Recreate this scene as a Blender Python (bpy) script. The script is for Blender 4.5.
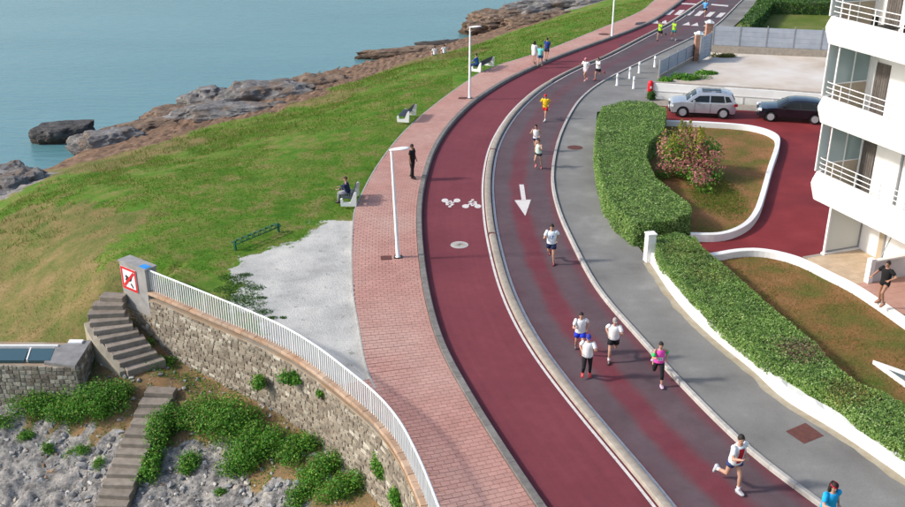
import bpy, bmesh, math, random
import numpy as np
from mathutils import Vector, Matrix, noise
for o in list(bpy.data.objects): bpy.data.objects.remove(o)
SC = bpy.context.scene
COL = SC.collection
RAD = math.radians
RNG = random.Random(11)
NP = np.random.default_rng(5)

# ------------------------------------------------------------------ camera, sky, sun, exposure
CAM_H, PITCH, FPX = 17.0, RAD(23.5), 975.0          # metres, downward tilt, focal length in photo pixels
cd = bpy.data.cameras.new('camera'); cam = bpy.data.objects.new('camera', cd); COL.objects.link(cam)
cam.location = (0, 0, CAM_H); cam.rotation_euler = (RAD(90) - PITCH, 0, 0)
cd.sensor_width = 36; cd.lens = 36 * FPX / 905; cd.clip_start = .5; cd.clip_end = 4000
SC.camera = cam
SUN_EL, SHADOW_AZ = RAD(33), RAD(6)                  # shadows run to +x, a touch away from the camera
W = bpy.data.worlds.new('World'); SC.world = W; W.use_nodes = True
wn = W.node_tree.nodes; wl = W.node_tree.links
sky = wn.new('ShaderNodeTexSky'); sky.sky_type = 'NISHITA'; sky.sun_disc = False
sky.sun_elevation = SUN_EL; sky.sun_rotation = RAD(270) - SHADOW_AZ
sky.air_density = 1.0; sky.dust_density = 2.0; sky.ozone_density = 1.0
wn['Background'].inputs['Strength'].default_value = .15
wl.new(sky.outputs[0], wn['Background'].inputs['Color'])
sd = bpy.data.lights.new('sun', 'SUN'); sun = bpy.data.objects.new('sun', sd); COL.objects.link(sun)
sd.energy = 2.6; sd.angle = RAD(5); sd.color = (1.0, .95, .88)
sdir = Vector((math.cos(SHADOW_AZ) * math.cos(SUN_EL), math.sin(SHADOW_AZ) * math.cos(SUN_EL), -math.sin(SUN_EL)))
sun.rotation_euler = sdir.to_track_quat('-Z', 'Y').to_euler(); sun.location = (-60, 20, 60)
SC.view_settings.view_transform = 'Standard'; SC.view_settings.look = 'None'
SC.view_settings.exposure = 0.6; SC.view_settings.gamma = 1.0

# ------------------------------------------------------------------ survey: a point of the photograph put down on the level z it lies on
SP, CP = math.sin(PITCH), math.cos(PITCH)
def G(px, py, z=0.0):
    a = (px - 452.5) / FPX; b = (py - 253.5) / FPX
    dx, dy, dz = a, CP - b * SP, -SP - b * CP
    t = (z - CAM_H) / dz
    return Vector((dx * t, dy * t, z))
def GP(pts, z=0.0): return [G(x, y, z) for x, y in pts]

# ------------------------------------------------------------------ mesh helpers
class MB:
    def __init__(s): s.v = []; s.f = []
    def add(s, vs, fs):
        n = len(s.v); s.v += [tuple(v) for v in vs]; s.f += [tuple(i + n for i in f) for f in fs]; return s
    def box(s, c, d, rz=0.0, M=None):
        x, y, z = d[0] / 2, d[1] / 2, d[2] / 2
        vs = [Vector(p) for p in ((-x,-y,-z),(x,-y,-z),(x,y,-z),(-x,y,-z),(-x,-y,z),(x,-y,z),(x,y,z),(-x,y,z))]
        if M is None: M = Matrix.Translation(Vector(c)) @ Matrix.Rotation(rz, 4, 'Z')
        else: M = M @ Matrix.Translation(Vector(c))
        return s.add([M @ v for v in vs], [(0,3,2,1),(4,5,6,7),(0,1,5,4),(1,2,6,5),(2,3,7,6),(3,0,4,7)])
    def loft(s, rings, cap=True, closed=True):
        n = len(rings[0]); vs = [p for r in rings for p in r]; fs = []
        for i in range(len(rings) - 1):
            for j in range(n if closed else n - 1):
                k = (j + 1) % n
                fs.append((i*n+j, i*n+k, (i+1)*n+k, (i+1)*n+j))
        if cap and closed: fs += [tuple(range(n))[::-1], tuple((len(rings)-1)*n + j for j in range(n))]
        return s.add(vs, fs)
    def tube(s, path, r, seg=8, cap=True):
        P = [Vector(p) for p in path]; rs = r if isinstance(r, (list, tuple)) else [r] * len(P)
        rings = []; u = None
        for i, p in enumerate(P):
            t = (P[min(i+1, len(P)-1)] - P[max(i-1, 0)]).normalized()
            if u is None: u = t.orthogonal().normalized()
            u = (u - t * u.dot(t)); u = u.normalized() if u.length > 1e-6 else t.orthogonal().normalized()
            w = t.cross(u)
            rings.append([p + rs[i] * (math.cos(2*math.pi*k/seg) * u + math.sin(2*math.pi*k/seg) * w) for k in range(seg)])
        return s.loft(rings, cap)
    def ball(s, c, r, M=None, nu=10, nv=7):
        r = r if isinstance(r, (list, tuple)) else (r, r, r); c = Vector(c); rings = []
        for i in range(nv + 1):
            th = math.pi * (i + .0) / nv; th = min(max(th, .08), math.pi - .08)
            ring = [Vector((r[0]*math.sin(th)*math.cos(2*math.pi*j/nu), r[1]*math.sin(th)*math.sin(2*math.pi*j/nu), -r[2]*math.cos(th))) for j in range(nu)]
            rings.append([c + (M @ p if M is not None else p) for p in ring])
        return s.loft(rings)
    def prism(s, poly, z0, z1):
        n = len(poly); vs = [(p[0], p[1], z0) for p in poly] + [(p[0], p[1], z1) for p in poly]
        return s.add(vs, [tuple(range(n))[::-1], tuple(range(n, 2*n))] + [(i, (i+1) % n, n + (i+1) % n, n + i) for i in range(n)])
    def lathe(s, prof, c=(0,0,0), seg=12, M=None):
        c = Vector(c); rings = []
        for r, z in prof:
            ring = [Vector((r*math.cos(2*math.pi*k/seg), r*math.sin(2*math.pi*k/seg), z)) for k in range(seg)]
            rings.append([(M @ p if M is not None else p) + c for p in ring])
        return s.loft(rings)
    def sweep(s, path, prof, z=0.0, caps=True):
        """closed profile [(offset to the left of the path, height)] swept along a flat path"""
        P = [Vector((p[0], p[1], 0)) for p in path]; N = normals(P); zz = [p[2] if len(p) > 2 else 0 for p in path]
        rings = [[(P[i].x + N[i].x*o, P[i].y + N[i].y*o, z + zz[i] + h) for o, h in prof] for i in range(len(P))]
        return s.loft(rings, caps)
    def mesh(s, name, smooth=False):
        me = bpy.data.meshes.new(name); me.from_pydata(s.v, [], s.f)
        if smooth: me.polygons.foreach_set('use_smooth', [True] * len(me.polygons))
        me.update(); return me
    def build(s, name, mat, parent=None, smooth=False, local=False, fix=True, kind=None, label=None):
        if parent is not None and not local:
            L = parent_loc(parent); s.v = [(a - L.x, b - L.y, c - L.z) for a, b, c in s.v]
        me = s.mesh(name, smooth)
        if fix:
            bm = bmesh.new(); bm.from_mesh(me); bmesh.ops.recalc_face_normals(bm, faces=bm.faces); bm.to_mesh(me); bm.free()
        me.materials.append(mat)
        return link(name, me, parent, kind, label)
def parent_loc(p):
    L = Vector((0,0,0))
    while p is not None: L += p.location; p = p.parent
    return L
def link(name, me, parent=None, kind=None, label=None):
    o = bpy.data.objects.new(name, me); COL.objects.link(o)
    if parent is not None: o.parent = parent
    if kind: o['kind'] = kind
    if label: o['label'] = label
    return o
def npmesh(name, V, Fq, mat, parent=None, smooth=False, kind=None, k=4):
    """big meshes straight from arrays; V (n,3), Fq (m,k)"""
    if parent is not None: V = V - np.array(parent_loc(parent))
    me = bpy.data.meshes.new(name); me.vertices.add(len(V)); me.vertices.foreach_set('co', V.astype(np.float32).ravel())
    m = len(Fq); me.loops.add(m*k); me.loops.foreach_set('vertex_index', Fq.astype(np.int32).ravel())
    me.polygons.add(m); me.polygons.foreach_set('loop_start', np.arange(0, m*k, k, dtype=np.int32))
    me.polygons.foreach_set('loop_total', np.full(m, k, np.int32))
    me.polygons.foreach_set('use_smooth', np.full(m, bool(smooth)))
    me.update(calc_edges=True); me.materials.append(mat)
    return link(name, me, parent, kind)
def tag(o, label=None, cat=None, group=None, kind=None):
    if label: o['label'] = label
    if cat: o['category'] = cat
    if group: o['group'] = group
    if kind: o['kind'] = kind
    return o
def thing(name, label, cat, loc=(0,0,0), rz=0.0, group=None):
    o = bpy.data.objects.new(name, None); COL.objects.link(o); o.empty_display_size = .2
    o.location = loc; o.rotation_euler = (0, 0, rz)
    return tag(o, label, cat, group)
def copy_tree(o, parent=None):
    c = o.copy(); COL.objects.link(c); c.parent = parent
    for ch in [x for x in bpy.data.objects if x.parent == o]: copy_tree(ch, c)
    return c
def normals(P):
    N = []
    for i in range(len(P)):
        t = (P[min(i+1, len(P)-1)] - P[max(i-1, 0)]); t.z = 0; t.normalize(); N.append(Vector((-t.y, t.x, 0)))
    return N
def curve(pts, step=.5):
    """Catmull-Rom through world points, resampled evenly"""
    P = [Vector(p) for p in pts]; P = [2*P[0]-P[1]] + P + [2*P[-1]-P[-2]]; out = []
    for i in range(1, len(P)-2):
        for k in range(12):
            t = k/12; a, b, c, d = P[i-1], P[i], P[i+1], P[i+2]
            out.append(.5*((2*b)+(c-a)*t+(2*a-5*b+4*c-d)*t*t+(3*b-a-3*c+d)*t**3))
    out.append(P[-2].copy())
    return resample(out, step)
def resample(P, step=None, n=None):
    A = np.array([tuple(p) for p in P]); L = np.r_[0, np.cumsum(np.linalg.norm(np.diff(A, axis=0), axis=1))]
    if n is None: n = max(2, int(round(L[-1]/step)) + 1)
    q = np.linspace(0, L[-1], n)
    return [Vector((np.interp(t, L, A[:,0]), np.interp(t, L, A[:,1]), np.interp(t, L, A[:,2]))) for t in q]
def smooth_line(P, k=6):
    P = [p.copy() for p in P]
    for _ in range(k):
        P = [P[0]] + [(P[i-1] + 2*P[i] + P[i+1]) / 4 for i in range(1, len(P)-1)] + [P[-1]]
    return P
def offset(P, d):
    N = normals(P); return [p + N[i]*d for i, p in enumerate(P)]
def inside(poly, x, y):
    """vectorised point in polygon"""
    x = np.asarray(x, float); y = np.asarray(y, float); r = np.zeros(x.shape, bool); n = len(poly)
    for i in range(n):
        x1, y1 = poly[i][0], poly[i][1]; x2, y2 = poly[(i+1) % n][0], poly[(i+1) % n][1]
        if y1 == y2: continue
        c = ((y1 > y) != (y2 > y)) & (x < (x2-x1)*(y-y1)/(y2-y1)+x1); r ^= c
    return r

# ------------------------------------------------------------------ materials
def nt(name):
    m = bpy.data.materials.new(name); m.use_nodes = True; t = m.node_tree
    return m, t.nodes, t.links, t.nodes['Principled BSDF']
def c4(c): return (c[0], c[1], c[2], 1)
def noise_n(nn, ll, vec, scale, detail=5, rough=.6):
    n = nn.new('ShaderNodeTexNoise'); n.inputs['Scale'].default_value = scale; n.inputs['Detail'].default_value = detail
    n.inputs['Roughness'].default_value = rough; ll.new(vec, n.inputs['Vector']); return n.outputs['Fac']
def ramp_n(nn, ll, fac, stops):
    r = nn.new('ShaderNodeValToRGB'); e = r.color_ramp.elements
    while len(e) < len(stops): e.new(.5)
    for i, (p, c) in enumerate(stops): e[i].position = p; e[i].color = c4(c) if not isinstance(c, (int, float)) else (c, c, c, 1)
    ll.new(fac, r.inputs['Fac']); return r.outputs['Color']
def mix_n(nn, ll, fac, a, b, mode='MIX'):
    m = nn.new('ShaderNodeMix'); m.data_type = 'RGBA'; m.blend_type = mode
    for s, v in ((m.inputs[0], fac), (m.inputs[6], a), (m.inputs[7], b)):
        if hasattr(v, 'links'): ll.new(v, s)
        elif isinstance(v, (int, float)): s.default_value = v
        else: s.default_value = c4(v)
    return m.outputs[2]
def math_n(nn, ll, op, a, b=0.0):
    m = nn.new('ShaderNodeMath'); m.operation = op
    for s, v in ((m.inputs[0], a), (m.inputs[1], b)):
        if hasattr(v, 'links'): ll.new(v, s)
        else: s.default_value = v
    return m.outputs[0]
def bump_n(nn, ll, h, bs, strength=.3, dist=.02):
    b = nn.new('ShaderNodeBump'); b.inputs['Strength'].default_value = strength; b.inputs['Distance'].default_value = dist
    ll.new(h, b.inputs['Height']); ll.new(b.outputs[0], bs.inputs['Normal'])
def vary(nn, ll, col, amt):
    """each separate piece a little lighter or darker than the next"""
    g = nn.new('ShaderNodeNewGeometry'); oi = nn.new('ShaderNodeObjectInfo')
    v = math_n(nn, ll, 'FRACT', math_n(nn, ll, 'ADD', g.outputs['Random Per Island'], oi.outputs['Random']))
    k = math_n(nn, ll, 'ADD', math_n(nn, ll, 'MULTIPLY', v, 2*amt), 1-amt)
    c = nn.new('ShaderNodeCombineColor')
    for i in range(3): ll.new(k, c.inputs[i])
    return mix_n(nn, ll, 1.0, col, c.outputs[0], 'MULTIPLY'), v
def mat(name, a, b=None, rough=.8, scale=2.0, bump=0.0, bscale=60, vary_amt=0.0, spec=.3, metal=0.0, lo=.3, hi=.7, big=None, bigscale=.3, local=False):
    m, nn, ll, bs = nt(name)
    if local: vec = nn.new('ShaderNodeTexCoord').outputs['Object']
    else: vec = nn.new('ShaderNodeNewGeometry').outputs['Position']
    b = b or tuple(min(1, x*1.25) for x in a)
    col = ramp_n(nn, ll, noise_n(nn, ll, vec, scale), [(lo, a), (hi, b)])
    if big: col = mix_n(nn, ll, ramp_n(nn, ll, noise_n(nn, ll, vec, bigscale, 3), [(.4, 0.0), (.68, 1.0)]), col, big)
    if vary_amt: col, _ = vary(nn, ll, col, vary_amt)
    ll.new(col, bs.inputs['Base Color']); bs.inputs['Roughness'].default_value = rough
    bs.inputs['Specular IOR Level'].default_value = spec; bs.inputs['Metallic'].default_value = metal
    if bump: bump_n(nn, ll, noise_n(nn, ll, vec, bscale, 4), bs, bump)
    return m
def leafmat(name, stops, trans=.38):
    m, nn, ll, bs = nt(name)
    g = nn.new('ShaderNodeNewGeometry')
    col = ramp_n(nn, ll, g.outputs['Random Per Island'], stops)
    pos = noise_n(nn, ll, g.outputs['Position'], 1.3, 3)
    col = mix_n(nn, ll, 1.0, col, ramp_n(nn, ll, pos, [(.3, (.72,.75,.7)), (.7, (1.2,1.15,1.0))]), 'MULTIPLY')
    ll.new(col, bs.inputs['Base Color']); bs.inputs['Roughness'].default_value = .55; bs.inputs['Specular IOR Level'].default_value = .3
    tr = nn.new('ShaderNodeBsdfTranslucent'); ll.new(col, tr.inputs['Color'])
    mx = nn.new('ShaderNodeMixShader'); mx.inputs[0].default_value = trans
    ll.new(bs.outputs[0], mx.inputs[1]); ll.new(tr.outputs[0], mx.inputs[2]); ll.new(mx.outputs[0], nn['Material Output'].inputs[0])
    return m
def glassmat(name, col, rough=.05, alpha=.5):
    m, nn, ll, bs = nt(name)
    bs.inputs['Base Color'].default_value = c4(col); bs.inputs['Roughness'].default_value = rough
    bs.inputs['Specular IOR Level'].default_value = .6; bs.inputs['Alpha'].default_value = alpha
    return m
M = {}
M['white'] = mat('white paint', (.72,.72,.70), (.82,.82,.80), .5, 3, vary_amt=.03)
M['render'] = mat('white render', (.74,.735,.72), (.82,.815,.80), .8, .9, .12, 90, big=(.68,.66,.62), bigscale=.35)
M['concrete'] = mat('concrete', (.26,.222,.18), (.37,.325,.27), .85, 4, .3, 70, vary_amt=.10)
M['kerb'] = mat('kerb stone', (.27,.26,.24), (.42,.41,.39), .85, 5, .25, 80, vary_amt=.12)
M['kerbpale'] = mat('pale kerb', (.33,.31,.285), (.44,.42,.39), .85, 5, .25, 80, vary_amt=.10)
M['dark'] = mat('dark iron', (.035,.03,.03), (.06,.05,.045), .6, 8)
M['rustplate'] = mat('rusty plate', (.09,.035,.03), (.14,.05,.04), .75, 9, .2, 40)
M['black'] = mat('black plastic', (.012,.012,.013), (.02,.02,.02), .5, 10)
M['rubber'] = mat('tyre rubber', (.012,.012,.012), (.02,.02,.02), .85, 12)
M['chrome'] = mat('alloy', (.34,.35,.36), (.42,.43,.44), .4, 5, metal=.25)
M['paint'] = mat('road paint', (.44,.40,.38), (.64,.60,.57), .7, 7, lo=.25, hi=.55)
M['glass'] = glassmat('window glass', (.012,.016,.018), .08, 1.0); M['glass'].node_tree.nodes['Principled BSDF'].inputs['Specular IOR Level'].default_value = .3
M['screen'] = glassmat('teal screen glass', (.27,.37,.37), .15, .85)
M['frost'] = glassmat('frosted screen', (.66,.70,.67), .5, .92)
M['alu'] = mat('grey aluminium', (.28,.29,.30), (.34,.35,.36), .45, 4, metal=.4)
# ------------------------------------------------------------------ lines of the road, from the kerb of the promenade to the hedge
PZ = .19                                             # promenade and pavement stand one kerb above the road
kerb_px = [(720,-26),(700,-12),(685,0),(672,10),(656,21),(634,31),(610,40),(586,48.5),(563,57),(540,66.5),(508,82),(480,100),(464,114),(449,131),(436,153),(428,178),(423.5,205),(424,240),(430.5,290),(446,345),(476,400),(501,440),(546,507),(600,580)]
med_px = [(740,-26),(722,-12),(703,0),(688,10),(668,23),(640,37.5),(602,57),(574,68),(541,86),(517,106),(501,126),(489,150),(483.5,180),(484,210),(488,240),(501,290),(526,342),(568,400),(640,487),(700,565)]
road_px = [(775,-26),(759,-12),(742,0),(716,25),(693,37.5),(646,60),(604,81),(580,99),(565,122),(555,148),(550.5,180),(556,210),(568.5,240),(595,290),(635,337),(665,371),(701,409),(752,458),(812,503),(890,560)]
prom_px = [(690,-26),(672,-12),(655,0),(639,12),(589,33),(546,50),(490,68),(466,82),(433,106),(402,134),(376,168),(357,205),(354,218),(352.5,246),(353.5,290),(360,330),(366.5,366),(376,388)]
kerb_l = smooth_line(curve(GP(kerb_px, .075), .5)); med_l = smooth_line(curve(GP(med_px, .075), .5)); road_r = smooth_line(curve(GP(road_px, .075), .5))
rail_px = [(152,294),(215,320.5),(278,348.5),(316,371.5),(347,396),(378,423),(400,450),(416,481),(427,507),(441,545)]
rail_l = smooth_line(curve(GP(rail_px, PZ), .25), 4)
prom_l = smooth_line(curve(GP(prom_px, PZ), .5), 2)
prom_left = [p for p in prom_l if p.y > 28.0] + [p for p in rail_l if p.y < 27.9]
med_r = offset(med_l, .47)                            # lines run towards the camera: left of travel is +x

# ------------------------------------------------------------------ ground: one sheet, flat inland, falling to rocks and sea
#  (photo x, photo y, level, cover)  g lawn, d dry grass, r grey rock, b brown rock, s earth, w under water
CT = [(250,240,.07,'g'),(200,225,.07,'g'),(150,240,.03,'g'),(170,265,.07,'g'),(120,252,-.05,'g'),(330,200,.08,'g'),(300,170,.0,'g'),(380,130,.05,'g'),(250,180,-.2,'g'),(180,180,-.5,'g'),
 (120,200,-.6,'g'),(80,215,-.9,'d'),(60,195,-1.5,'g'),(25,212,-1.9,'d'),(140,172,-1.5,'g'),(200,155,-1.5,'g'),(250,140,-1.4,'g'),(300,125,-1.2,'g'),(340,110,-1.0,'g'),(420,95,0,'g'),(380,90,-.9,'g'),(440,75,-.5,'g'),(500,58,0,'g'),(460,62,-.8,'g'),(545,42,0,'g'),(530,38,-.8,'g'),(600,24,0,'g'),(590,18,-.6,'g'),(640,8,0,'g'),(660,-8,.05,'g'),
 (0,216,-2.3,'g'),(60,181,-2.4,'g'),(110,165,-2.4,'d'),(165,147,-2.4,'d'),(230,127,-2.2,'g'),(290,115,-2.0,'g'),(335,97,-1.8,'d'),(365,82,-2.0,'g'),(410,66,-1.9,'g'),(450,56,-1.8,'d'),(500,44,-1.6,'g'),(545,27,-1.6,'g'),(600,6,-1.4,'g'),
 (0,190,-3.6,'r'),(85,150,-4.3,'b'),(130,146,-3.6,'b'),(150,130,-4.4,'b'),(180,128,-3.4,'b'),(215,112,-3.6,'b'),(250,112,-2.8,'b'),(260,96,-3.8,'b'),(300,98,-2.8,'b'),(330,85,-3.8,'b'),(345,80,-4.2,'b'),(400,57,-4.3,'b'),(430,52,-4.0,'b'),(455,45,-4.6,'b'),(490,33,-4.2,'b'),(520,20,-3.6,'b'),(560,10,-3.0,'r'),(600,-4,-2.5,'r'),(640,-14,-2,'r'),
 (45,172,-5.9,'b'),(95,146,-5.9,'b'),(70,165,-6.2,'w'),(30,150,-6.6,'w'),(125,118,-5.9,'b'),(190,95,-5.9,'r'),(255,82,-5.9,'b'),(335,69,-5.9,'b'),(385,55,-5.9,'b'),(425,47,-5.9,'b'),(475,36,-5.9,'b'),(478,24,-5.9,'b'),(510,8,-5.9,'b'),(560,-4,-5.9,'r'),(620,-20,-5.9,'r'),(700,-40,-5.9,'r'),
 (0,120,-7.5,'w'),(-60,160,-7.5,'w'),(100,80,-8,'w'),(250,55,-8,'w'),(400,25,-8,'w'),(500,-15,-8,'w'),(0,30,-9,'w'),(200,0,-9,'w'),(450,-30,-9,'w'),(-150,100,-9,'w'),(-300,250,-8,'w'),(650,-60,-9,'w'),
 (0,245,-2.2,'d'),(50,235,-1.3,'d'),(95,235,-.7,'d'),(50,270,-1.5,'d'),(90,268,-.6,'d'),(0,280,-2.4,'d'),(0,315,-2.6,'d'),(60,305,-1.6,'d'),(88,300,-.95,'d'),(50,335,-2.0,'d'),(95,340,-1.9,'d'),(105,282,-.35,'d'),(-60,300,-3.2,'d'),(-60,240,-3,'r'),(-110,260,-5.9,'w'),
 (100,375,-2.25,'s'),(115,352,-1.95,'s'),(125,375,-2.15,'s'),(150,376,-2.15,'s'),(180,385,-2.3,'s'),(185,400,-2.5,'s'),(210,405,-2.6,'s'),(160,372,-2.1,'s'),(240,410,-2.65,'s'),(290,440,-2.75,'s'),(340,478,-2.8,'s'),(375,520,-2.9,'s'),(420,580,-3,'s'),(100,400,-2.6,'s'),
 (180,425,-3.1,'s'),(110,430,-3.3,'s'),(60,415,-3.2,'s'),(0,412,-3.2,'r'),(-60,420,-3.6,'r'),(60,440,-3.7,'r'),(100,460,-3.75,'r'),(0,460,-4.2,'r'),(60,480,-4.4,'r'),(100,500,-4.35,'r'),(0,505,-4.9,'r'),(170,460,-3.7,'r'),(170,500,-4.2,'r'),(230,470,-3.6,'r'),(230,505,-4.0,'r'),(290,500,-3.5,'r'),(280,465,-3.1,'s'),(330,520,-3.4,'s'),
 (0,600,-5.6,'r'),(150,600,-5.3,'r'),(300,620,-4.4,'r'),(-120,520,-5.6,'r'),(-200,400,-5.9,'w'),(-300,560,-7.5,'w'),(100,720,-6.5,'w')]
# landward of the sea wall the land is level: polygon closed by the wall line
wall_out = offset(rail_l, .06)                      # seaward side of the wall head (to the left of the picture)
LAND = [(p.x, p.y) for p in wall_out[::-1]] # from the far-off camera end up to the pillar
LAND = [(.2, -60)] + LAND + [(-12.2, 35.6), (-11.2, 38.5), (-8.2, 41.5), (-5.6, 46.0)] + [(p.x-.2, p.y) for p in prom_l[::-1] if p.y > 47] + [(60, 130), (120, 260), (900, 260), (900, -60)]
CX = []
for px, py, z, k in CT:
    p = G(px, py, z); CX.append((p.x, p.y, z, k))
for x, y in ((2,30),(2,45),(2,55),(8,70),(18,85),(28,100),(36,112),(-1.5,40),(-3.2,48),(8,80),(1.5,66),(5,20)): CX.append((x, y, .08, 'g'))
for x, y, z in ((45,150,-5.9),(35,160,-8),(-80,60,-9),(-60,160,-9),(0,170,-9),(-90,110,-9),(-40,0,-8),(-60,20,-9),(-20,-10,-8),(50,130,-1),(60,120,.08),(0,8,-4)): CX.append((x, y, z, 'w' if z < -5 else 'g'))
for i, p in enumerate(offset(rail_l, -.45)):
    if i % 4 == 0 and i > 3: CX.append((p.x, p.y, -2.35-.45*min(1, i/70), 's'))
_land = inside(LAND, np.array([c[0] for c in CX]), np.array([c[1] for c in CX])); CX = [c for c, l in zip(CX, _land) if not (l and c[1] < 37)]
CA = np.array([(a, b) for a, b, _, _ in CX]); CZ = np.array([z for _, _, z, _ in CX])
def rbf_fit(P, z):
    D = np.linalg.norm(P[:,None]-P[None], axis=2); n = len(P); A = np.zeros((n+1, n+1)); A[:n,:n] = D - np.eye(n)*.35; A[:n,n] = 1; A[n,:n] = 1
    return np.linalg.solve(A, np.r_[z, 0])
CW = rbf_fit(CA, CZ)
KIND = {'g':0,'d':1,'r':2,'b':3,'s':4,'w':3}
CK = np.array([KIND[k] for _, _, _, k in CX])
def terr(x, y, raw=False):
    x = np.asarray(x, float); y = np.asarray(y, float); sh = x.shape; q = np.c_[x.ravel(), y.ravel()]
    z = np.empty(len(q))
    for i in range(0, len(q), 20000):
        D = np.linalg.norm(q[i:i+20000,None]-CA[None], axis=2); z[i:i+20000] = D @ CW[:-1] + CW[-1]
    far = np.hypot(q[:,0], q[:,1]-60); z = np.where(far > 140, np.minimum(z, -9), z)
    z = np.clip(z, -9.5, .08)
    land = inside(LAND, q[:,0], q[:,1]); z = np.where(land, .06, z)
    return z.reshape(sh)
def cover(x, y):
    q = np.c_[np.ravel(x), np.ravel(y)]; out = np.zeros((len(q), 5))
    a, b = q[:,0], q[:,1]; sn = np.sin
    jx = (sn(1.7*a+.9*b)+sn(2.3*b-1.1*a+1.3)+sn(3.7*a+.6*b+4)+sn(5.3*b+2.9*a))*.2; jy = (sn(1.3*a-1.9*b+2)+sn(2.6*a+1.2*b+.7)+sn(4.1*b-.8*a+3)+sn(5.9*a-2.2*b))*.2
    q = q + np.c_[jx, jy]*.9
    for i in range(0, len(q), 20000):
        D = np.linalg.norm(q[i:i+20000,None]-CA[None], axis=2) + .05; w = D**-4.0
        for k in range(5): out[i:i+20000,k] = w[:, CK == k].sum(1)
    return out / out.sum(1, keepdims=True)
def GT(px, py):
    """where the sight line through a point of the photograph meets the ground sheet"""
    lo, hi = .1, -7.0
    for k in range(90):
        z = lo + (hi-lo)*k/89; p = G(px, py, z)
        if float(terr(p.x, p.y)) >= z: return Vector((p.x, p.y, z))
    return G(px, py, -5.5)
def gradlines(a0, a1, fine, lo, hi, g=1.18):
    L = list(np.arange(a0, a1, fine)); s = fine; a = a1
    while a < hi: L.append(a); s *= g; a += s
    L.append(hi); s = fine; a = a0
    while a > lo:
        s *= g; a -= s; L.insert(0, max(a, lo))
    return np.array(L)
# ---- outline of the pale gravel apron beside the promenade
gpx = [(353,219),(331,217),(312,228),(300,240),(262,250),(236,262),(228,272),(246,284),(232,296),(240,309),(268,322),(300,338),(330,357),(352,372),(372,388),(366,366),(360,330),(353.5,290),(352.5,246)]
gw = smooth_line(curve(GP(gpx[:11], .12), .12), 2) + [p + Vector((.03,.03,0)) for p in rail_l if G(268,322,.12).x < p.x < -2.0] + [p for p in offset(prom_l, .25)[::-1] if 26.5 < p.y < 42.2]
gj = gw
xs = gradlines(-21, 1.0, .12, -900, 900, 1.05); ys = gradlines(17, 36, .12, -200, 1500, 1.014)
X, Y = np.meshgrid(xs, ys); Z = terr(X, Y); near = (np.abs(X) < 90) & (Y > -10) & (Y < 190)
cov = np.zeros(X.shape + (5,)); cov[...,0] = 1
cov[near] = cover(X[near], Y[near]); cov[inside(LAND, X, Y)] = (1,0,0,0,0)
rk = cov[...,2] + cov[...,3]
gx, gy = np.where(near); gxx = X[near]; gyy = Y[near]; gpol = [(p.x, p.y) for p in gj]; grav = np.zeros(X.shape)
sel = (gxx > -13) & (gxx < -2) & (gyy > 25) & (gyy < 44); acc = np.zeros(sel.sum())
for k in range(9): acc += inside(gpol, gxx[sel]+.34*math.cos(k*.7)*(1.0 if k % 2 else 2.2), gyy[sel]+.34*math.sin(k*.7)*(1.0 if k % 2 else 2.2))/9.0
tmp = np.zeros(len(gxx)); tmp[sel] = acc; grav[near] = tmp
def ridge(x, y): 
    v = noise.fractal((x*.55, y*.55, 1.3), .9, 2.1, 5); return v
zz = Z.copy(); idx = np.argwhere(near & (Z < .03))
for i, j in idx:
    x, y = X[i,j], Y[i,j]; r = rk[i,j]
    n1 = noise.fractal((x*.35, y*.35, 7.7), 1, 2, 3)
    zz[i,j] += .07*n1*min(1, -Z[i,j]*2) + (r*.26*abs(noise.fractal((x*1.3, y*1.3, 1.3), .8, 2.2, 4)) - .04*r + .11*r*noise.fractal((x*3.2, y*3.2, 5), .8, 2.1, 3) if r > .08 else 0)
ny, nx = X.shape
Fq = np.array([(i*nx+j, i*nx+j+1, (i+1)*nx+j+1, (i+1)*nx+j) for i in range(ny-1) for j in range(nx-1)])
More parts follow.
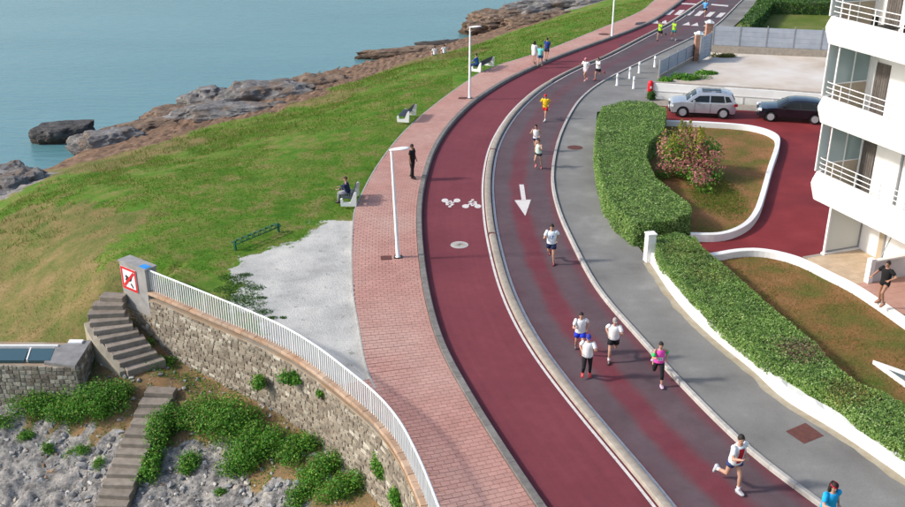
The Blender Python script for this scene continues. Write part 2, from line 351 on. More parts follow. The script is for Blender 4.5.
def ground_mat():
    m, nn, ll, bs = nt('ground cover'); pos = nn.new('ShaderNodeNewGeometry').outputs['Position']
    at = nn.new('ShaderNodeAttribute'); at.attribute_name = 'cover'; sp = nn.new('ShaderNodeSeparateColor'); ll.new(at.outputs['Color'], sp.inputs[0])
    at2 = nn.new('ShaderNodeAttribute'); at2.attribute_name = 'cover2'; sp2 = nn.new('ShaderNodeSeparateColor'); ll.new(at2.outputs['Color'], sp2.inputs[0])
    fine = noise_n(nn, ll, pos, 9, 6, .7); mid = noise_n(nn, ll, pos, .8, 5, .65); big = noise_n(nn, ll, pos, .16, 4, .6)
    lawn = ramp_n(nn, ll, mid, [(.30, (.042,.135,.008)), (.46, (.082,.18,.014)), (.57, (.15,.185,.036)), (.69, (.245,.19,.08))])
    lawn = mix_n(nn, ll, ramp_n(nn, ll, big, [(.48, 0.0), (.74, .6)]), lawn, (.15,.185,.035))
    dry = ramp_n(nn, ll, mid, [(.28, (.075,.125,.02)), (.44, (.145,.145,.042)), (.60, (.215,.165,.065)), (.80, (.29,.20,.10))])
    vo = nn.new('ShaderNodeTexVoronoi'); vo.inputs['Scale'].default_value = 2.6; vo.feature = 'DISTANCE_TO_EDGE'; ll.new(pos, vo.inputs['Vector'])
    crack = ramp_n(nn, ll, noise_n(nn, ll, pos, 5.5, 6, .8), [(.36, .35), (.46, 1.0), (.62, 1.0), (.72, 1.5)])
    rock = ramp_n(nn, ll, noise_n(nn, ll, pos, 2.6, 8, .75), [(.32, (.06,.055,.05)), (.44, (.185,.175,.165)), (.57, (.33,.31,.285)), (.70, (.48,.43,.34))])
    rock = mix_n(nn, ll, 1.0, rock, crack, 'MULTIPLY')
    brown = ramp_n(nn, ll, noise_n(nn, ll, pos, 1.4, 7, .7), [(.30, (.06,.045,.035)), (.46, (.155,.095,.06)), (.60, (.25,.16,.105)), (.75, (.33,.26,.20))])
    soil = ramp_n(nn, ll, mid, [(.30, (.08,.085,.03)), (.45, (.19,.13,.065)), (.60, (.28,.165,.08)), (.75, (.33,.26,.18))])
    gr = ramp_n(nn, ll, noise_n(nn, ll, pos, .5, 6, .65), [(.30, (.33,.32,.30)), (.48, (.46,.45,.42)), (.66, (.58,.56,.515))])
    gr = mix_n(nn, ll, ramp_n(nn, ll, noise_n(nn, ll, pos, 3.2, 5, .7), [(.60, 0.0), (.68, .75)]), gr, (.24,.23,.19))
    ed = noise_n(nn, ll, pos, 2.2, 5, .7)
    def w(ch): return ramp_n(nn, ll, math_n(nn, ll, 'ADD', ch, math_n(nn, ll, 'MULTIPLY', math_n(nn, ll, 'SUBTRACT', ed, .5), .7)), [(.40, 0.0), (.60, 1.0)])
    col = mix_n(nn, ll, w(sp.outputs[0]), dry, lawn)
    col = mix_n(nn, ll, w(sp2.outputs[0]), col, soil)
    col = mix_n(nn, ll, w(sp.outputs[2]), col, brown)
    col = mix_n(nn, ll, w(sp.outputs[1]), col, rock)
    col = mix_n(nn, ll, 1.0, col, ramp_n(nn, ll, fine, [(.25, .70), (.75, 1.25)]), 'MULTIPLY')
    gr = mix_n(nn, ll, 1.0, gr, ramp_n(nn, ll, fine, [(.25, .90), (.75, 1.08)]), 'MULTIPLY')
    wg = ramp_n(nn, ll, math_n(nn, ll, 'ADD', sp2.outputs[1], math_n(nn, ll, 'MULTIPLY', math_n(nn, ll, 'SUBTRACT', noise_n(nn, ll, pos, 1.1, 7, .75), .5), 1.9)), [(.42, 0.0), (.52, 1.0)])
    keep = ramp_n(nn, ll, sp2.outputs[1], [(.02, 0.0), (.10, 1.0)])
    col = mix_n(nn, ll, math_n(nn, ll, 'MULTIPLY', math_n(nn, ll, 'MAXIMUM', wg, ramp_n(nn, ll, sp2.outputs[1], [(.9, 0.0), (1.0, 1.0)])), keep), col, gr)
    ll.new(col, bs.inputs['Base Color']); bs.inputs['Roughness'].default_value = .92; bs.inputs['Specular IOR Level'].default_value = .15
    bump_n(nn, ll, noise_n(nn, ll, pos, 14, 6, .7), bs, .7, .06); return m
M['ground'] = ground_mat()
ground = npmesh('ground', np.c_[X.ravel(), Y.ravel(), zz.ravel()], Fq, M['ground'], smooth=True, kind='structure')
cov[...,1] = grav
for nm, ch in (('cover', (0,2,3)), ('cover2', (4,1,1))):
    a = ground.data.color_attributes.new(nm, 'FLOAT_COLOR', 'POINT')
    a.data.foreach_set('color', np.c_[cov.reshape(-1,5)[:,list(ch)], np.ones(nx*ny)].astype(np.float32).ravel())

# ------------------------------------------------------------------ sea
def sea_mat():
    m, nn, ll, bs = nt('sea water'); pos = nn.new('ShaderNodeNewGeometry').outputs['Position']
    mp = nn.new('ShaderNodeMapping'); mp.inputs['Scale'].default_value = (.45, 1.5, 1); mp.inputs['Rotation'].default_value = (0,0,.35); ll.new(pos, mp.inputs[0])
    n1 = noise_n(nn, ll, mp.outputs[0], .9, 6, .6); n2 = noise_n(nn, ll, mp.outputs[0], .05, 3, .5)
    col = ramp_n(nn, ll, n2, [(.35, (.090,.212,.228)), (.65, (.108,.24,.252))])
    ll.new(col, bs.inputs['Base Color']); bs.inputs['Roughness'].default_value = .22; bs.inputs['IOR'].default_value = 1.33
    bump_n(nn, ll, n1, bs, .30, .34); return m
M['sea'] = sea_mat()
MB().add([(-1500,-300,-5.5),(140,-300,-5.5),(140,1800,-5.5),(-1500,1800,-5.5)], [(0,1,2,3)]).build('sea', M['sea'], kind='structure')

# ------------------------------------------------------------------ cycle lane, road, pavements
def lane(name, L, Rr, z, material, n=230, cols=8):
    L = resample(L, n=n); Rr = resample(Rr, n=n); V = []; U = []
    for i in range(n):
        for j in range(cols+1):
            t = j/cols; p = L[i].lerp(Rr[i], t); V.append((p.x, p.y, z)); U.append((t, i))
    F = [(i*(cols+1)+j, (i+1)*(cols+1)+j, (i+1)*(cols+1)+j+1, i*(cols+1)+j+1) for i in range(n-1) for j in range(cols)]
    me = bpy.data.meshes.new(name); me.from_pydata(V, [], F); uv = me.uv_layers.new(name='UVMap')
    uv.data.foreach_set('uv', np.array([(U[l.vertex_index][0], U[l.vertex_index][1]/4.0) for l in me.loops], np.float32).ravel())
    me.materials.append(material); me.validate(); 
    if me.polygons[0].normal.z < 0: me.flip_normals()
    return link(name, me, kind='structure')
def asphalt_red():
    m, nn, ll, bs = nt('red cycle surfacing'); pos = nn.new('ShaderNodeNewGeometry').outputs['Position']
    a = ramp_n(nn, ll, noise_n(nn, ll, pos, .22, 4, .6), [(.3, (.145,.030,.040)), (.7, (.185,.042,.052))])
    uv = nn.new('ShaderNodeUVMap'); mp = nn.new('ShaderNodeMapping'); mp.inputs['Scale'].default_value = (14,.25,1); ll.new(uv.outputs[0], mp.inputs[0])
    st = noise_n(nn, ll, mp.outputs[0], 1, 3, .5)
    a = mix_n(nn, ll, 1.0, a, ramp_n(nn, ll, st, [(.3, .95), (.7, 1.05)]), 'MULTIPLY')
    a = mix_n(nn, ll, 1.0, a, ramp_n(nn, ll, noise_n(nn, ll, pos, 2.3, 7, .75), [(.34, .91), (.5, 1.0), (.7, 1.07)]), 'MULTIPLY')
    a = mix_n(nn, ll, 1.0, a, ramp_n(nn, ll, noise_n(nn, ll, pos, 55, 4, .7), [(.3, .82), (.7, 1.18)]), 'MULTIPLY')
    ll.new(a, bs.inputs['Base Color']); bs.inputs['Roughness'].default_value = .85; bs.inputs['Specular IOR Level'].default_value = .25
    bump_n(nn, ll, noise_n(nn, ll, pos, 90, 3), bs, .35, .01); return m
def road_mat():
    m, nn, ll, bs = nt('worn red road surfacing'); pos = nn.new('ShaderNodeNewGeometry').outputs['Position']
    uv = nn.new('ShaderNodeUVMap'); sx = nn.new('ShaderNodeSeparateXYZ'); ll.new(uv.outputs[0], sx.inputs[0])
    wob = math_n(nn, ll, 'MULTIPLY', math_n(nn, ll, 'SUBTRACT', noise_n(nn, ll, pos, .35, 3), .5), .16)
    u = math_n(nn, ll, 'ADD', sx.outputs[0], wob)
    red = ramp_n(nn, ll, noise_n(nn, ll, pos, .4, 4), [(.3, (.135,.020,.032)), (.7, (.175,.030,.042))])
    grey = ramp_n(nn, ll, noise_n(nn, ll, pos, .5, 4), [(.3, (.078,.060,.067)), (.7, (.108,.088,.096))])
    k = ramp_n(nn, ll, u, [(.0, .9), (.10, .75), (.17, .20), (.34, .12), (.43, .80), (.56, .84), (.66, .20), (.86, .12), (.97, .6)])
    sy = nn.new('ShaderNodeSeparateXYZ'); ll.new(pos, sy.inputs[0])
    wear = ramp_n(nn, ll, math_n(nn, ll, 'DIVIDE', sy.outputs[1], 110.0), [(.40, 1.0), (.53, .55), (.62, .40), (.9, .35)])
    patch = ramp_n(nn, ll, noise_n(nn, ll, pos, 1.1, 5, .65), [(.25, .85), (.7, 1.10)])
    k = math_n(nn, ll, 'MULTIPLY', math_n(nn, ll, 'MULTIPLY', k, wear), patch)
    a = mix_n(nn, ll, k, grey, red)
    a = mix_n(nn, ll, 1.0, a, ramp_n(nn, ll, noise_n(nn, ll, pos, 2.3, 7, .75), [(.34, .90), (.5, 1.0), (.7, 1.08)]), 'MULTIPLY')
    a = mix_n(nn, ll, 1.0, a, ramp_n(nn, ll, noise_n(nn, ll, pos, 60, 4, .7), [(.3, .8), (.7, 1.2)]), 'MULTIPLY')
    ll.new(a, bs.inputs['Base Color']); bs.inputs['Roughness'].default_value = .85; bs.inputs['Specular IOR Level'].default_value = .25
    bump_n(nn, ll, noise_n(nn, ll, pos, 90, 3), bs, .35, .01); return m
M['kerbdark'] = mat('dark kerb stone', (.15,.135,.12), (.24,.22,.20), .88, 5, .25, 80, vary_amt=.12)
M['cycle'] = asphalt_red(); M['road'] = road_mat()
base = offset(kerb_l, -.6)
under = [(p.x, p.y) for p in offset(kerb_l, -.2)] + [(p.x, p.y) for p in road_r[::-1]]
GZ = .004
lane('cycle_lane', offset(kerb_l, -.1), med_l, .075, M['cycle'])
lane('road', med_l, offset(road_r, .05), .071, M['road'])
RZ = .075                                            # road level; kerbs and pavements stand on it
PZ2 = RZ + .075

def kerb_line(name, path, prof, material, z, piece=1.0, limit=75.0, gap=.012, plabel=None, minbev=True):
    """a kerb built of single stones; beyond the limit the stones are joined"""
    root = link(name, None) ; root['kind'] = 'structure'; root.empty_display_size = .2
    P = resample(path, .25); n = max(1, int(round(piece/.25))); rest = MB(); k = 0
    for i in range(0, len(P)-n, n):
        seg = [p.copy() for p in P[i:i+n+1]]; t = (seg[-1]-seg[0]).normalized(); seg[0] += t*gap/2; seg[-1] -= t*gap/2
        if seg[0].y < limit and seg[0].y > 15:
            MB().sweep(seg, prof, z).build(plabel or 'kerb_stone', material, root)
        else: rest.sweep(seg, prof, z)
    if rest.v: rest.build(plabel or 'kerb_stone', material, root, kind='stuff')
    return root
kerb_line('promenade_kerb', offset(kerb_l, -.17), [(-.14,-.1),(.12,-.1),(.12,.06),(.08,.115),(-.14,.125)], M['kerbdark'], RZ-.005)
kerb_line('road_kerb', offset(road_r, .095), [(-.075,-.1),(.075,-.1),(.075,.082),(-.05,.082),(-.075,.055)], M['kerbpale'], RZ-.005)
# raised median: long cast lengths, shoulders painted white, brown drain slots between lengths
mc = offset(med_l, .235); P = resample(mc, .25); med = link('median', None); med['kind'] = 'structure'
gaps = [G(540.5,352), G(491.5,237), G(488,152)]
cuts = sorted({min(range(len(P)), key=lambda i: (P[i].to_2d()-g.to_2d()).length) for g in gaps} | set(range(2, len(P)-1, 26)))
cuts2 = [0]
for c in cuts:
    if c - cuts2[-1] >= 9: cuts2.append(c)
gi = {min(range(len(P)), key=lambda i: (P[i].to_2d()-g.to_2d()).length) for g in gaps}
for a, b in zip(cuts2, cuts2[1:] + [len(P)-1]):
    seg = [p.copy() for p in P[a:b+1]]
    if len(seg) < 3: continue
    big = any(abs(a-g) < 3 for g in gi); t = (seg[1]-seg[0]).normalized(); seg[0] += t*(.17 if big else .012)
    far = seg[0].y > 72; k = .62 if far else 1.0
    MB().sweep(seg, [(-.165*k,-.05),(.165*k,-.05),(.158*k,.03),(.12*k,.07),(.04*k,.085),(-.04*k,.085),(-.12*k,.07),(-.158*k,.03)], RZ).build('median_length', M['concrete'], med, smooth=False)
    if big: MB().sweep([P[a]-t*.02, P[a]+t*.16], [(-.17,-.04),(.17,-.04),(.17,.07),(-.17,.07)], RZ).build('drain_slot', M['rustplate'], med)
for o, w in ((-.035, .05), (.50, .055)):
    lane('painted_line', offset(med_l, o-w), offset(med_l, o+w), RZ+.005 + (.003 if o > 0 else .004), M['paint'], 230, 1)

# ---- pavement beside the hedges, widening at the bollards
hedge_edge = GP([(960,520),(905,478),(837,431),(784,399),(754,371),(711,336),(676,300),(650,262),(635,242),(612,208),(598,180),(594,150),(597,112),(620,106),(652,104),(656,97),(658,80),(693,59),(710,50),(716,44),(733,27),(757,5),(772,-10),(785,-26)], PZ2)
pv = [(p.x, p.y) for p in offset(road_r, .2)] + [(p.x, p.y) for p in hedge_edge]
def pave_mat():
    m, nn, ll, bs = nt('pavement asphalt'); pos = nn.new('ShaderNodeNewGeometry').outputs['Position']
    a = ramp_n(nn, ll, noise_n(nn, ll, pos, .35, 5, .6), [(.30, (.145,.14,.133)), (.48, (.195,.19,.178)), (.58, (.215,.21,.198)), (.72, (.285,.28,.262))])
    w = nn.new('ShaderNodeTexWave'); w.inputs['Scale'].default_value = .22; w.inputs['Distortion'].default_value = 7; w.inputs['Detail'].default_value = 3; w.bands_direction = 'Y'; ll.new(pos, w.inputs['Vector'])
    a = mix_n(nn, ll, math_n(nn, ll, 'MULTIPLY', ramp_n(nn, ll, w.outputs['Fac'], [(.90, 0.0), (1.0, 1.0)]), .04), a, (.34,.34,.33))
    a = mix_n(nn, ll, 1.0, a, ramp_n(nn, ll, noise_n(nn, ll, pos, 45, 4, .75), [(.3, .78), (.7, 1.22)]), 'MULTIPLY')
    ll.new(a, bs.inputs['Base Color']); bs.inputs['Roughness'].default_value = .9; bs.inputs['Specular IOR Level'].default_value = .2
    bump_n(nn, ll, noise_n(nn, ll, pos, 70, 4), bs, .4, .012); return m
M['pave'] = pave_mat()
def sheet(name, poly, z, material, parent=None):
    bm = bmesh.new(); vs = [bm.verts.new((p[0], p[1], z)) for p in poly]; f = bm.faces.new(vs)
    bmesh.ops.triangulate(bm, faces=[f]); bmesh.ops.recalc_face_normals(bm, faces=bm.faces)
    if sum(f.normal.z for f in bm.faces) < 0: bmesh.ops.reverse_faces(bm, faces=bm.faces)
    me = bpy.data.meshes.new(name); bm.to_mesh(me); bm.free(); me.materials.append(material)
    return link(name, me, parent, None if parent else 'structure')
sheet('pavement', pv, PZ2, M['pave'])
M['drive'] = mat('red driveway', (.185,.018,.020), (.235,.030,.032), .8, .7, .4, 60, big=(.15,.016,.019), bigscale=.28)
M['paletan'] = mat('earth along the wall', (.28,.23,.15), (.36,.33,.26), .9, 3, .4, 30)
# ---- red forecourt of the building
dr = GP([(650,246),(670,262),(1000,540),(1300,560),(1300,140),(1000,132),(850,121),(740,108.5),(655,104),(640,140),(640,190),(650,230)], .13)
sheet('driveway', [(p.x, p.y) for p in dr], .13, M['drive'])

# ------------------------------------------------------------------ promenade of concrete blocks
M['block'] = mat('pink paving block', (.39,.20,.165), (.47,.25,.205), .85, 1.2, .3, 60, vary_amt=.06, big=(.47,.29,.24), bigscale=.22)
M['joint'] = mat('block joint', (.29,.155,.13), (.35,.19,.16), .95, 4)
kl = resample(offset(kerb_l, -.325), .19); pl = prom_left
pk = [(p.x, p.y) for p in pl] + [(p.x, p.y) for p in kl[::-1]]
def ray_hit(o, d, line, far=9.0):
    best = None
    for a, b in zip(line, line[1:]):
        e = b - a; den = d.x*e.y - d.y*e.x
        if abs(den) < 1e-9: continue
        t = ((a.x-o.x)*e.y - (a.y-o.y)*e.x)/den; u = ((a.x-o.x)*d.y - (a.y-o.y)*d.x)/den
        if -.001 <= u <= 1.001 and .5 < t < far and (best is None or t < best): best = t
    return best
rowsP = []
for i, p in enumerate(kl[:-1]):
    t = (kl[i+1]-p).normalized(); nrm = Vector((t.y, -t.x, 0)); nrm = nrm if nrm.x < 0 else -nrm; w = ray_hit(p, nrm, pl)
    if w: rowsP.append((p, p+nrm*w))
mbp = MB(); mbp.add([(q.x, q.y, .165) for r in rowsP for q in r], [(2*i, 2*i+1, 2*i+3, 2*i+2) for i in range(len(rowsP)-1)])
prom = mbp.build('promenade', M['joint'], kind='structure', fix=False)
BL, BW, BH = .274, .184, .018
def block_mesh():
    x, y = BL/2, BW/2; i = .006
    return [(-x,-y,0),(x,-y,0),(x,y,0),(-x,y,0),(-x+i,-y+i,BH),(x-i,-y+i,BH),(x-i,y-i,BH),(-x+i,y-i,BH)], [(0,1,5,4),(1,2,6,5),(2,3,7,6),(3,0,4,7),(4,5,6,7)]
bv, bf = block_mesh(); bme = bpy.data.meshes.new('paving_block'); bme.from_pydata(bv, [], bf); bme.materials.append(M['block'])
spots = []
for i, p in enumerate(kl[:-1]):
    if p.y > 112 or p.y < 15: continue
    t = (kl[i+1]-p).normalized(); nrm = Vector((t.y, -t.x, 0))
    nrm = nrm if nrm.x < 0 else -nrm
    w = ray_hit(p, nrm, pl)
    if w is None: continue
    wid = BL+.009; s = (wid/2 if i % 2 else 0) + .002
    first = True
    while s < w-.05:
        e = min(s+BL, w-.01); 
        if e-s > .06: spots.append((p + nrm*(s+e)/2, math.atan2(nrm.y, nrm.x), (e-s)/BL))
        s += wid
    if i % 2: spots.append((p + nrm*(wid/4-.004), math.atan2(nrm.y, nrm.x), .46))
vis = [s for s in spots if 21.8 < s[0].y]
vis.sort(key=lambda s: s[0].y); keep = {id(s) for s in vis[:300]}
VV = []; FF = []
tmpl = np.array(bv); tf = np.array(bf)
for s in spots:
    p, a, k = s
    if id(s) in keep:
        o = link('paving_block', bme, prom); o.location = (p.x, p.y, .166+RNG.uniform(0,.004)); o.rotation_euler = (0,0,a); o.scale = (k,1,1)
    else:
        ca, sa = math.cos(a), math.sin(a); q = tmpl*np.array([k,1,1]); n = len(VV)*8
        VV.append(np.c_[q[:,0]*ca-q[:,1]*sa+p.x, q[:,0]*sa+q[:,1]*ca+p.y, q[:,2]+.166+RNG.uniform(0,.004)]); FF.append(tf+n)
o = npmesh('paving_block', np.vstack(VV), np.vstack(FF), M['block'], prom, kind='stuff')
MB().sweep([Vector((p.x,p.y,0)) for p in offset(prom_l, -.03)], [(-.03,0),(.03,0),(.03,.188),(-.03,.188)]).build('promenade_edging', M['kerb'], kind='structure')
WZ = .196                                            # walking level of the promenade

# ------------------------------------------------------------------ sea wall of squared stones, coping, railing
WALL_TOP, WALL_FOOT = .05, -3.1
M['mortar'] = mat('lime mortar', (.25,.21,.165), (.36,.31,.245), .95, 1.5, .4, 30, big=(.33,.19,.09), bigscale=.3)
def stone_mat():
    m, nn, ll, bs = nt('wall stone'); pos = nn.new('ShaderNodeNewGeometry').outputs['Position']
    g = nn.new('ShaderNodeNewGeometry'); oi = nn.new('ShaderNodeObjectInfo')
    v = math_n(nn, ll, 'FRACT', math_n(nn, ll, 'ADD', g.outputs['Random Per Island'], oi.outputs['Random']))
    a = ramp_n(nn, ll, v, [(.0, (.17,.14,.11)), (.25, (.23,.195,.15)), (.65, (.295,.255,.20)), (.9, (.36,.32,.255)), (1.0, (.52,.48,.40))])
    a = mix_n(nn, ll, 1.0, a, ramp_n(nn, ll, noise_n(nn, ll, pos, 9, 6, .7), [(.3, .70), (.7, 1.2)]), 'MULTIPLY')
    a = mix_n(nn, ll, ramp_n(nn, ll, noise_n(nn, ll, pos, .45, 4, .7), [(.55, 0.0), (.72, .6)]), a, (.16,.13,.10))
    ll.new(a, bs.inputs['Base Color']); bs.inputs['Roughness'].default_value = .9; bs.inputs['Specular IOR Level'].default_value = .2
    bump_n(nn, ll, noise_n(nn, ll, pos, 25, 5, .7), bs, .6, .03); return m
M['stone'] = stone_mat()
M['rust'] = mat('orange brick coping', (.33,.19,.11), (.42,.32,.24), .9, 1.2, .4, 40, vary_amt=.18)
face = offset(rail_l, -.17); back = offset(rail_l, .20)
wl0 = thing('sea_wall', 'curving stone sea wall below the white railing', 'sea wall', (face[0].x, face[0].y, WALL_FOOT))
mb = MB(); mb.loft([[(f.x, f.y, WALL_FOOT), (b.x, b.y, WALL_FOOT), (b.x, b.y, WALL_TOP), (f.x, f.y, WALL_TOP)] for f, b in zip(face, back)])
mb.build('wall_core', M['mortar'], wl0)
# coping bricks, one by one
cp = resample(offset(rail_l, -.06), .36)
for i in range(len(cp)-1):
    t = (cp[i+1]-cp[i]).normalized(); MB().sweep([cp[i]+t*.008, cp[i+1]-t*.008], [(-.15,WALL_TOP),(.13,WALL_TOP),(.13,.165),(-.13,.165+RNG.uniform(-.012,.008)),(-.15,.13)], 0).build('coping_brick', M['rust'], wl0)
def stone_unit(seed):
    """a squared, rounded block, unit size, front towards -y"""
    r = random.Random(seed); j = lambda a: r.uniform(-a, a); V = []
    for y, k in ((.5, 1.0), (-.12, 1.0), (-.5, .78)):
        for sx, sz in ((-1,-1),(1,-1),(1,1),(-1,1)): V.append((sx*.5*k + j(.09), y + j(.08), sz*.5*k + j(.11)))
    F = [(8,9,10,11)] + [(b+i, b+(i+1) % 4, b+4+(i+1) % 4, b+4+i) for b in (0, 4) for i in range(4)]
    return V, F
SU = [stone_unit(i) for i in range(14)]
SM = []
for i, (v, f) in enumerate(SU):
    me = bpy.data.meshes.new('stone'); me.from_pydata(v, [], f)
    bm = bmesh.new(); bm.from_mesh(me); bmesh.ops.recalc_face_normals(bm, faces=bm.faces); bm.to_mesh(me); bm.free()
    me.materials.append(M['stone']); SM.append(me)
def lay_stones(line, z0, z1, root, limit, course=(.10,.165), length=(.16,.46), key=None, foot=None):
    """courses of stones on a wall face; the stones that show largest become objects, the rest one mesh"""
    A = np.array([tuple(p) for p in line]); L = np.r_[0, np.cumsum(np.linalg.norm(np.diff(A[:,:2], axis=0), axis=1))]
    def at(s):
        p = Vector((np.interp(s, L, A[:,0]), np.interp(s, L, A[:,1]), 0)); q = Vector((np.interp(min(s+.1, L[-1]), L, A[:,0]), np.interp(min(s+.1, L[-1]), L, A[:,1]), 0))
        if (q-p).length < 1e-4: q = p + (p - Vector((np.interp(s-.1, L, A[:,0]), np.interp(s-.1, L, A[:,1]), 0)))
        return p, (q-p).normalized()
    S = []; z = z0
    while z < z1-.08:
        h = min(RNG.uniform(*course), z1-z); s = RNG.uniform(0, .2)-.1
        while s < L[-1]:
            w = RNG.uniform(*length); c = s + w/2
            if 0 < c < L[-1]:
                p, t = at(c); f = float(terr(p.x-.25*(-t.y)*-1, p.y)) if foot else -99
                if z+h > f-.1: S.append((p, t, z+h/2, w*.94, h*.92, RNG.uniform(.05,.085)))
            s += w
        z += h
    S.sort(key=key or (lambda q: q[0].y)); V = []; F = []
    for i, (p, t, zc, w, h, d) in enumerate(S):
        k = RNG.randrange(14); a = math.atan2(t.y, t.x); pos = Vector((p.x, p.y, zc))
        if i < limit:
            o = link('stone', SM[k], root); o.location = pos - parent_loc(root); o.rotation_euler = (RNG.uniform(-.05,.05), RNG.uniform(-.07,.07), a); o.scale = (w, d, h)
        else:
            q = np.array(SU[k][0])*np.array([w, d, h]); ca, sa = math.cos(a), math.sin(a); n = len(V)*12
            V.append(np.c_[q[:,0]*ca-q[:,1]*sa+pos.x, q[:,0]*sa+q[:,1]*ca+pos.y, q[:,2]+pos.z]); F.append(np.array(SU[k][1])+n)
    if V: npmesh('stone', np.vstack(V), np.vstack(F), M['stone'], root, kind='stuff')
def show_key(q):
    p, t, z = q[0], q[1], q[2]
    d = math.hypot(p.x, p.y) ; off = p.y < 23.5 or (z < -1.6 and p.y < 26)
    return (off, d - (q[3]*q[4])*60)
lay_stones(face, WALL_FOOT+.3, WALL_TOP-.02, wl0, 300, key=show_key)

# railing: posts, rails and every baluster
rl = thing('railing', 'white metal balustrade along the promenade above the sea wall', 'railing', (rail_l[0].x, rail_l[0].y, .165))
Rr = [Vector((p.x, p.y, 0)) for p in offset(rail_l, 0)]
MB().sweep(Rr, [(-.03,1.20),(.03,1.20),(.035,1.235),(0,1.255),(-.035,1.235)]).build('top_rail', M['white'], rl)
MB().sweep(Rr, [(-.02,.285),(.02,.285),(.02,.325),(-.02,.325)]).build('bottom_rail', M['white'], rl)
bars = resample(Rr, .135); me_b = MB().box((0,0,0), (.030,.034,.875)).mesh('baluster'); me_b.materials.append(M['white'])
me_p = MB().box((0,0,0), (.04,.045,1.05)).mesh('post'); me_p.materials.append(M['white'])
me_f = MB().box((0,0,0), (.10,.09,.03)).mesh('post_foot'); me_f.materials.append(M['rust'])
for i, p in enumerate(bars[:-1]):
    t = bars[i+1]-p; a = math.atan2(t.y, t.x); post = i % 12 == 0
    o = link('post' if post else 'baluster', me_p if post else me_b, rl); o.location = Vector((p.x, p.y, .70 if post else .7625)) - rl.location; o.rotation_euler = (0,0,a)
    if post:
        q = link('post_foot', me_f, rl); q.location = Vector((p.x, p.y, .182)) - rl.location; q.rotation_euler = (0,0,a)

# end pier of the wall with the swimming sign
M['pier'] = mat('weathered render', (.22,.21,.20), (.36,.35,.34), .9, 2.2, .4, 30, big=(.28,.26,.24), bigscale=1.2)
t0 = (rail_l[2]-rail_l[0]).normalized(); n0 = Vector((-t0.y, t0.x, 0)); e0 = Vector((face[0].x, face[0].y, 0))
pier = thing('wall_pier', 'grey rendered pier ending the sea wall with sign on it', 'pier', (e0.x, e0.y, -2.4))
PT = 1.26; a0 = math.atan2(t0.y, t0.x)
def pbox(mb, s0, s1, n1, n2, z0, z1):
    q = [e0+t0*s0+n0*n1, e0+t0*s1+n0*n1, e0+t0*s1+n0*n2, e0+t0*s0+n0*n2]
    return mb.prism([(p.x, p.y) for p in q], z0, z1)
pbox(MB(), -1.62, .02, -.03, .50, -.75, PT).build('pier_body', M['pier'], pier)
pbox(MB(), -1.66, .05, -.06, .53, PT-.004, PT+.06).build('cap_slab', M['pier'], pier)
lowm = mat('stained wall below pier', (.33,.17,.06), (.44,.25,.11), .95, 1.6, .5, 20, big=(.26,.22,.15), bigscale=.8)
pbox(MB(), -1.60, .0, .0, .45, -2.6, -.75).build('footing', lowm, pier)
fl = [e0+t0*s-n0*.0 for s in np.linspace(-1.55, -.05, 8)]
lay_stones(fl, -2.4, -.78, pier, 60)
pbox(MB(), -.42, .0, .02, .30, PT+.06, PT+.075).build('sticker', mat('blue sticker', (.02,.22,.62), (.04,.30,.72), .5, 8), pier)
# sign: white square, red border and bar, black diving figure
M['signwhite'] = mat('sign white', (.72,.72,.72), (.8,.8,.8), .4, 5); M['signred'] = mat('sign red', (.55,.015,.02), (.62,.025,.03), .4, 5); M['signblack'] = mat('sign black', (.01,.01,.01), (.02,.02,.02), .5, 5)
sg = thing('warning_sign', 'square red and white no diving sign on the grey pier', 'sign', (e0+t0*-1.05-n0*.045+Vector((0,0,.12))))
SMx = Matrix(((t0.x, n0.x, 0, sg.location.x), (t0.y, n0.y, 0, sg.location.y), (0,0,1, sg.location.z), (0,0,0,1)))
def splate(name, polys, y, m, th=.006):
    mb = MB()
    for q in polys:
        n = len(q); mb.add([SMx @ Vector((a, y-th, b)) for a, b in q] + [SMx @ Vector((a, y, b)) for a, b in q], [tuple(range(n)), tuple(range(n, 2*n))[::-1]] + [(i, (i+1) % n, n+(i+1) % n, n+i) for i in range(n)])
    return mb.build(name, m, sg)
S2 = .48
splate('plate', [[(-S2,.02),(S2,.02),(S2,.98),(-S2,.98)]], 0, M['signwhite'], .02)
b = .10; splate('border', [[(-S2,.02),(S2,.02),(S2-b,.02+b),(-S2+b,.02+b)],[(S2,.02),(S2,.98),(S2-b,.98-b),(S2-b,.02+b)],[(S2,.98),(-S2,.98),(-S2+b,.98-b),(S2-b,.98-b)],[(-S2,.98),(-S2,.02),(-S2+b,.02+b),(-S2+b,.98-b)]], -.021, M['signred'])
splate('figure', [[(-.24,.58),(-.17,.66),(.06,.56),(.16,.72),(.24,.68),(.14,.46),(.02,.40),(-.16,.50)],[(.05,.30),(.12,.36),(.26,.20),(.20,.14)],[(-.26,.44),(-.18,.52),(-.12,.46),(-.20,.38)]], -.021, M['signblack'])
splate('bar', [[(.30,.88),(.38,.80),(-.30,.12),(-.38,.20)]], -.030, M['signred'])

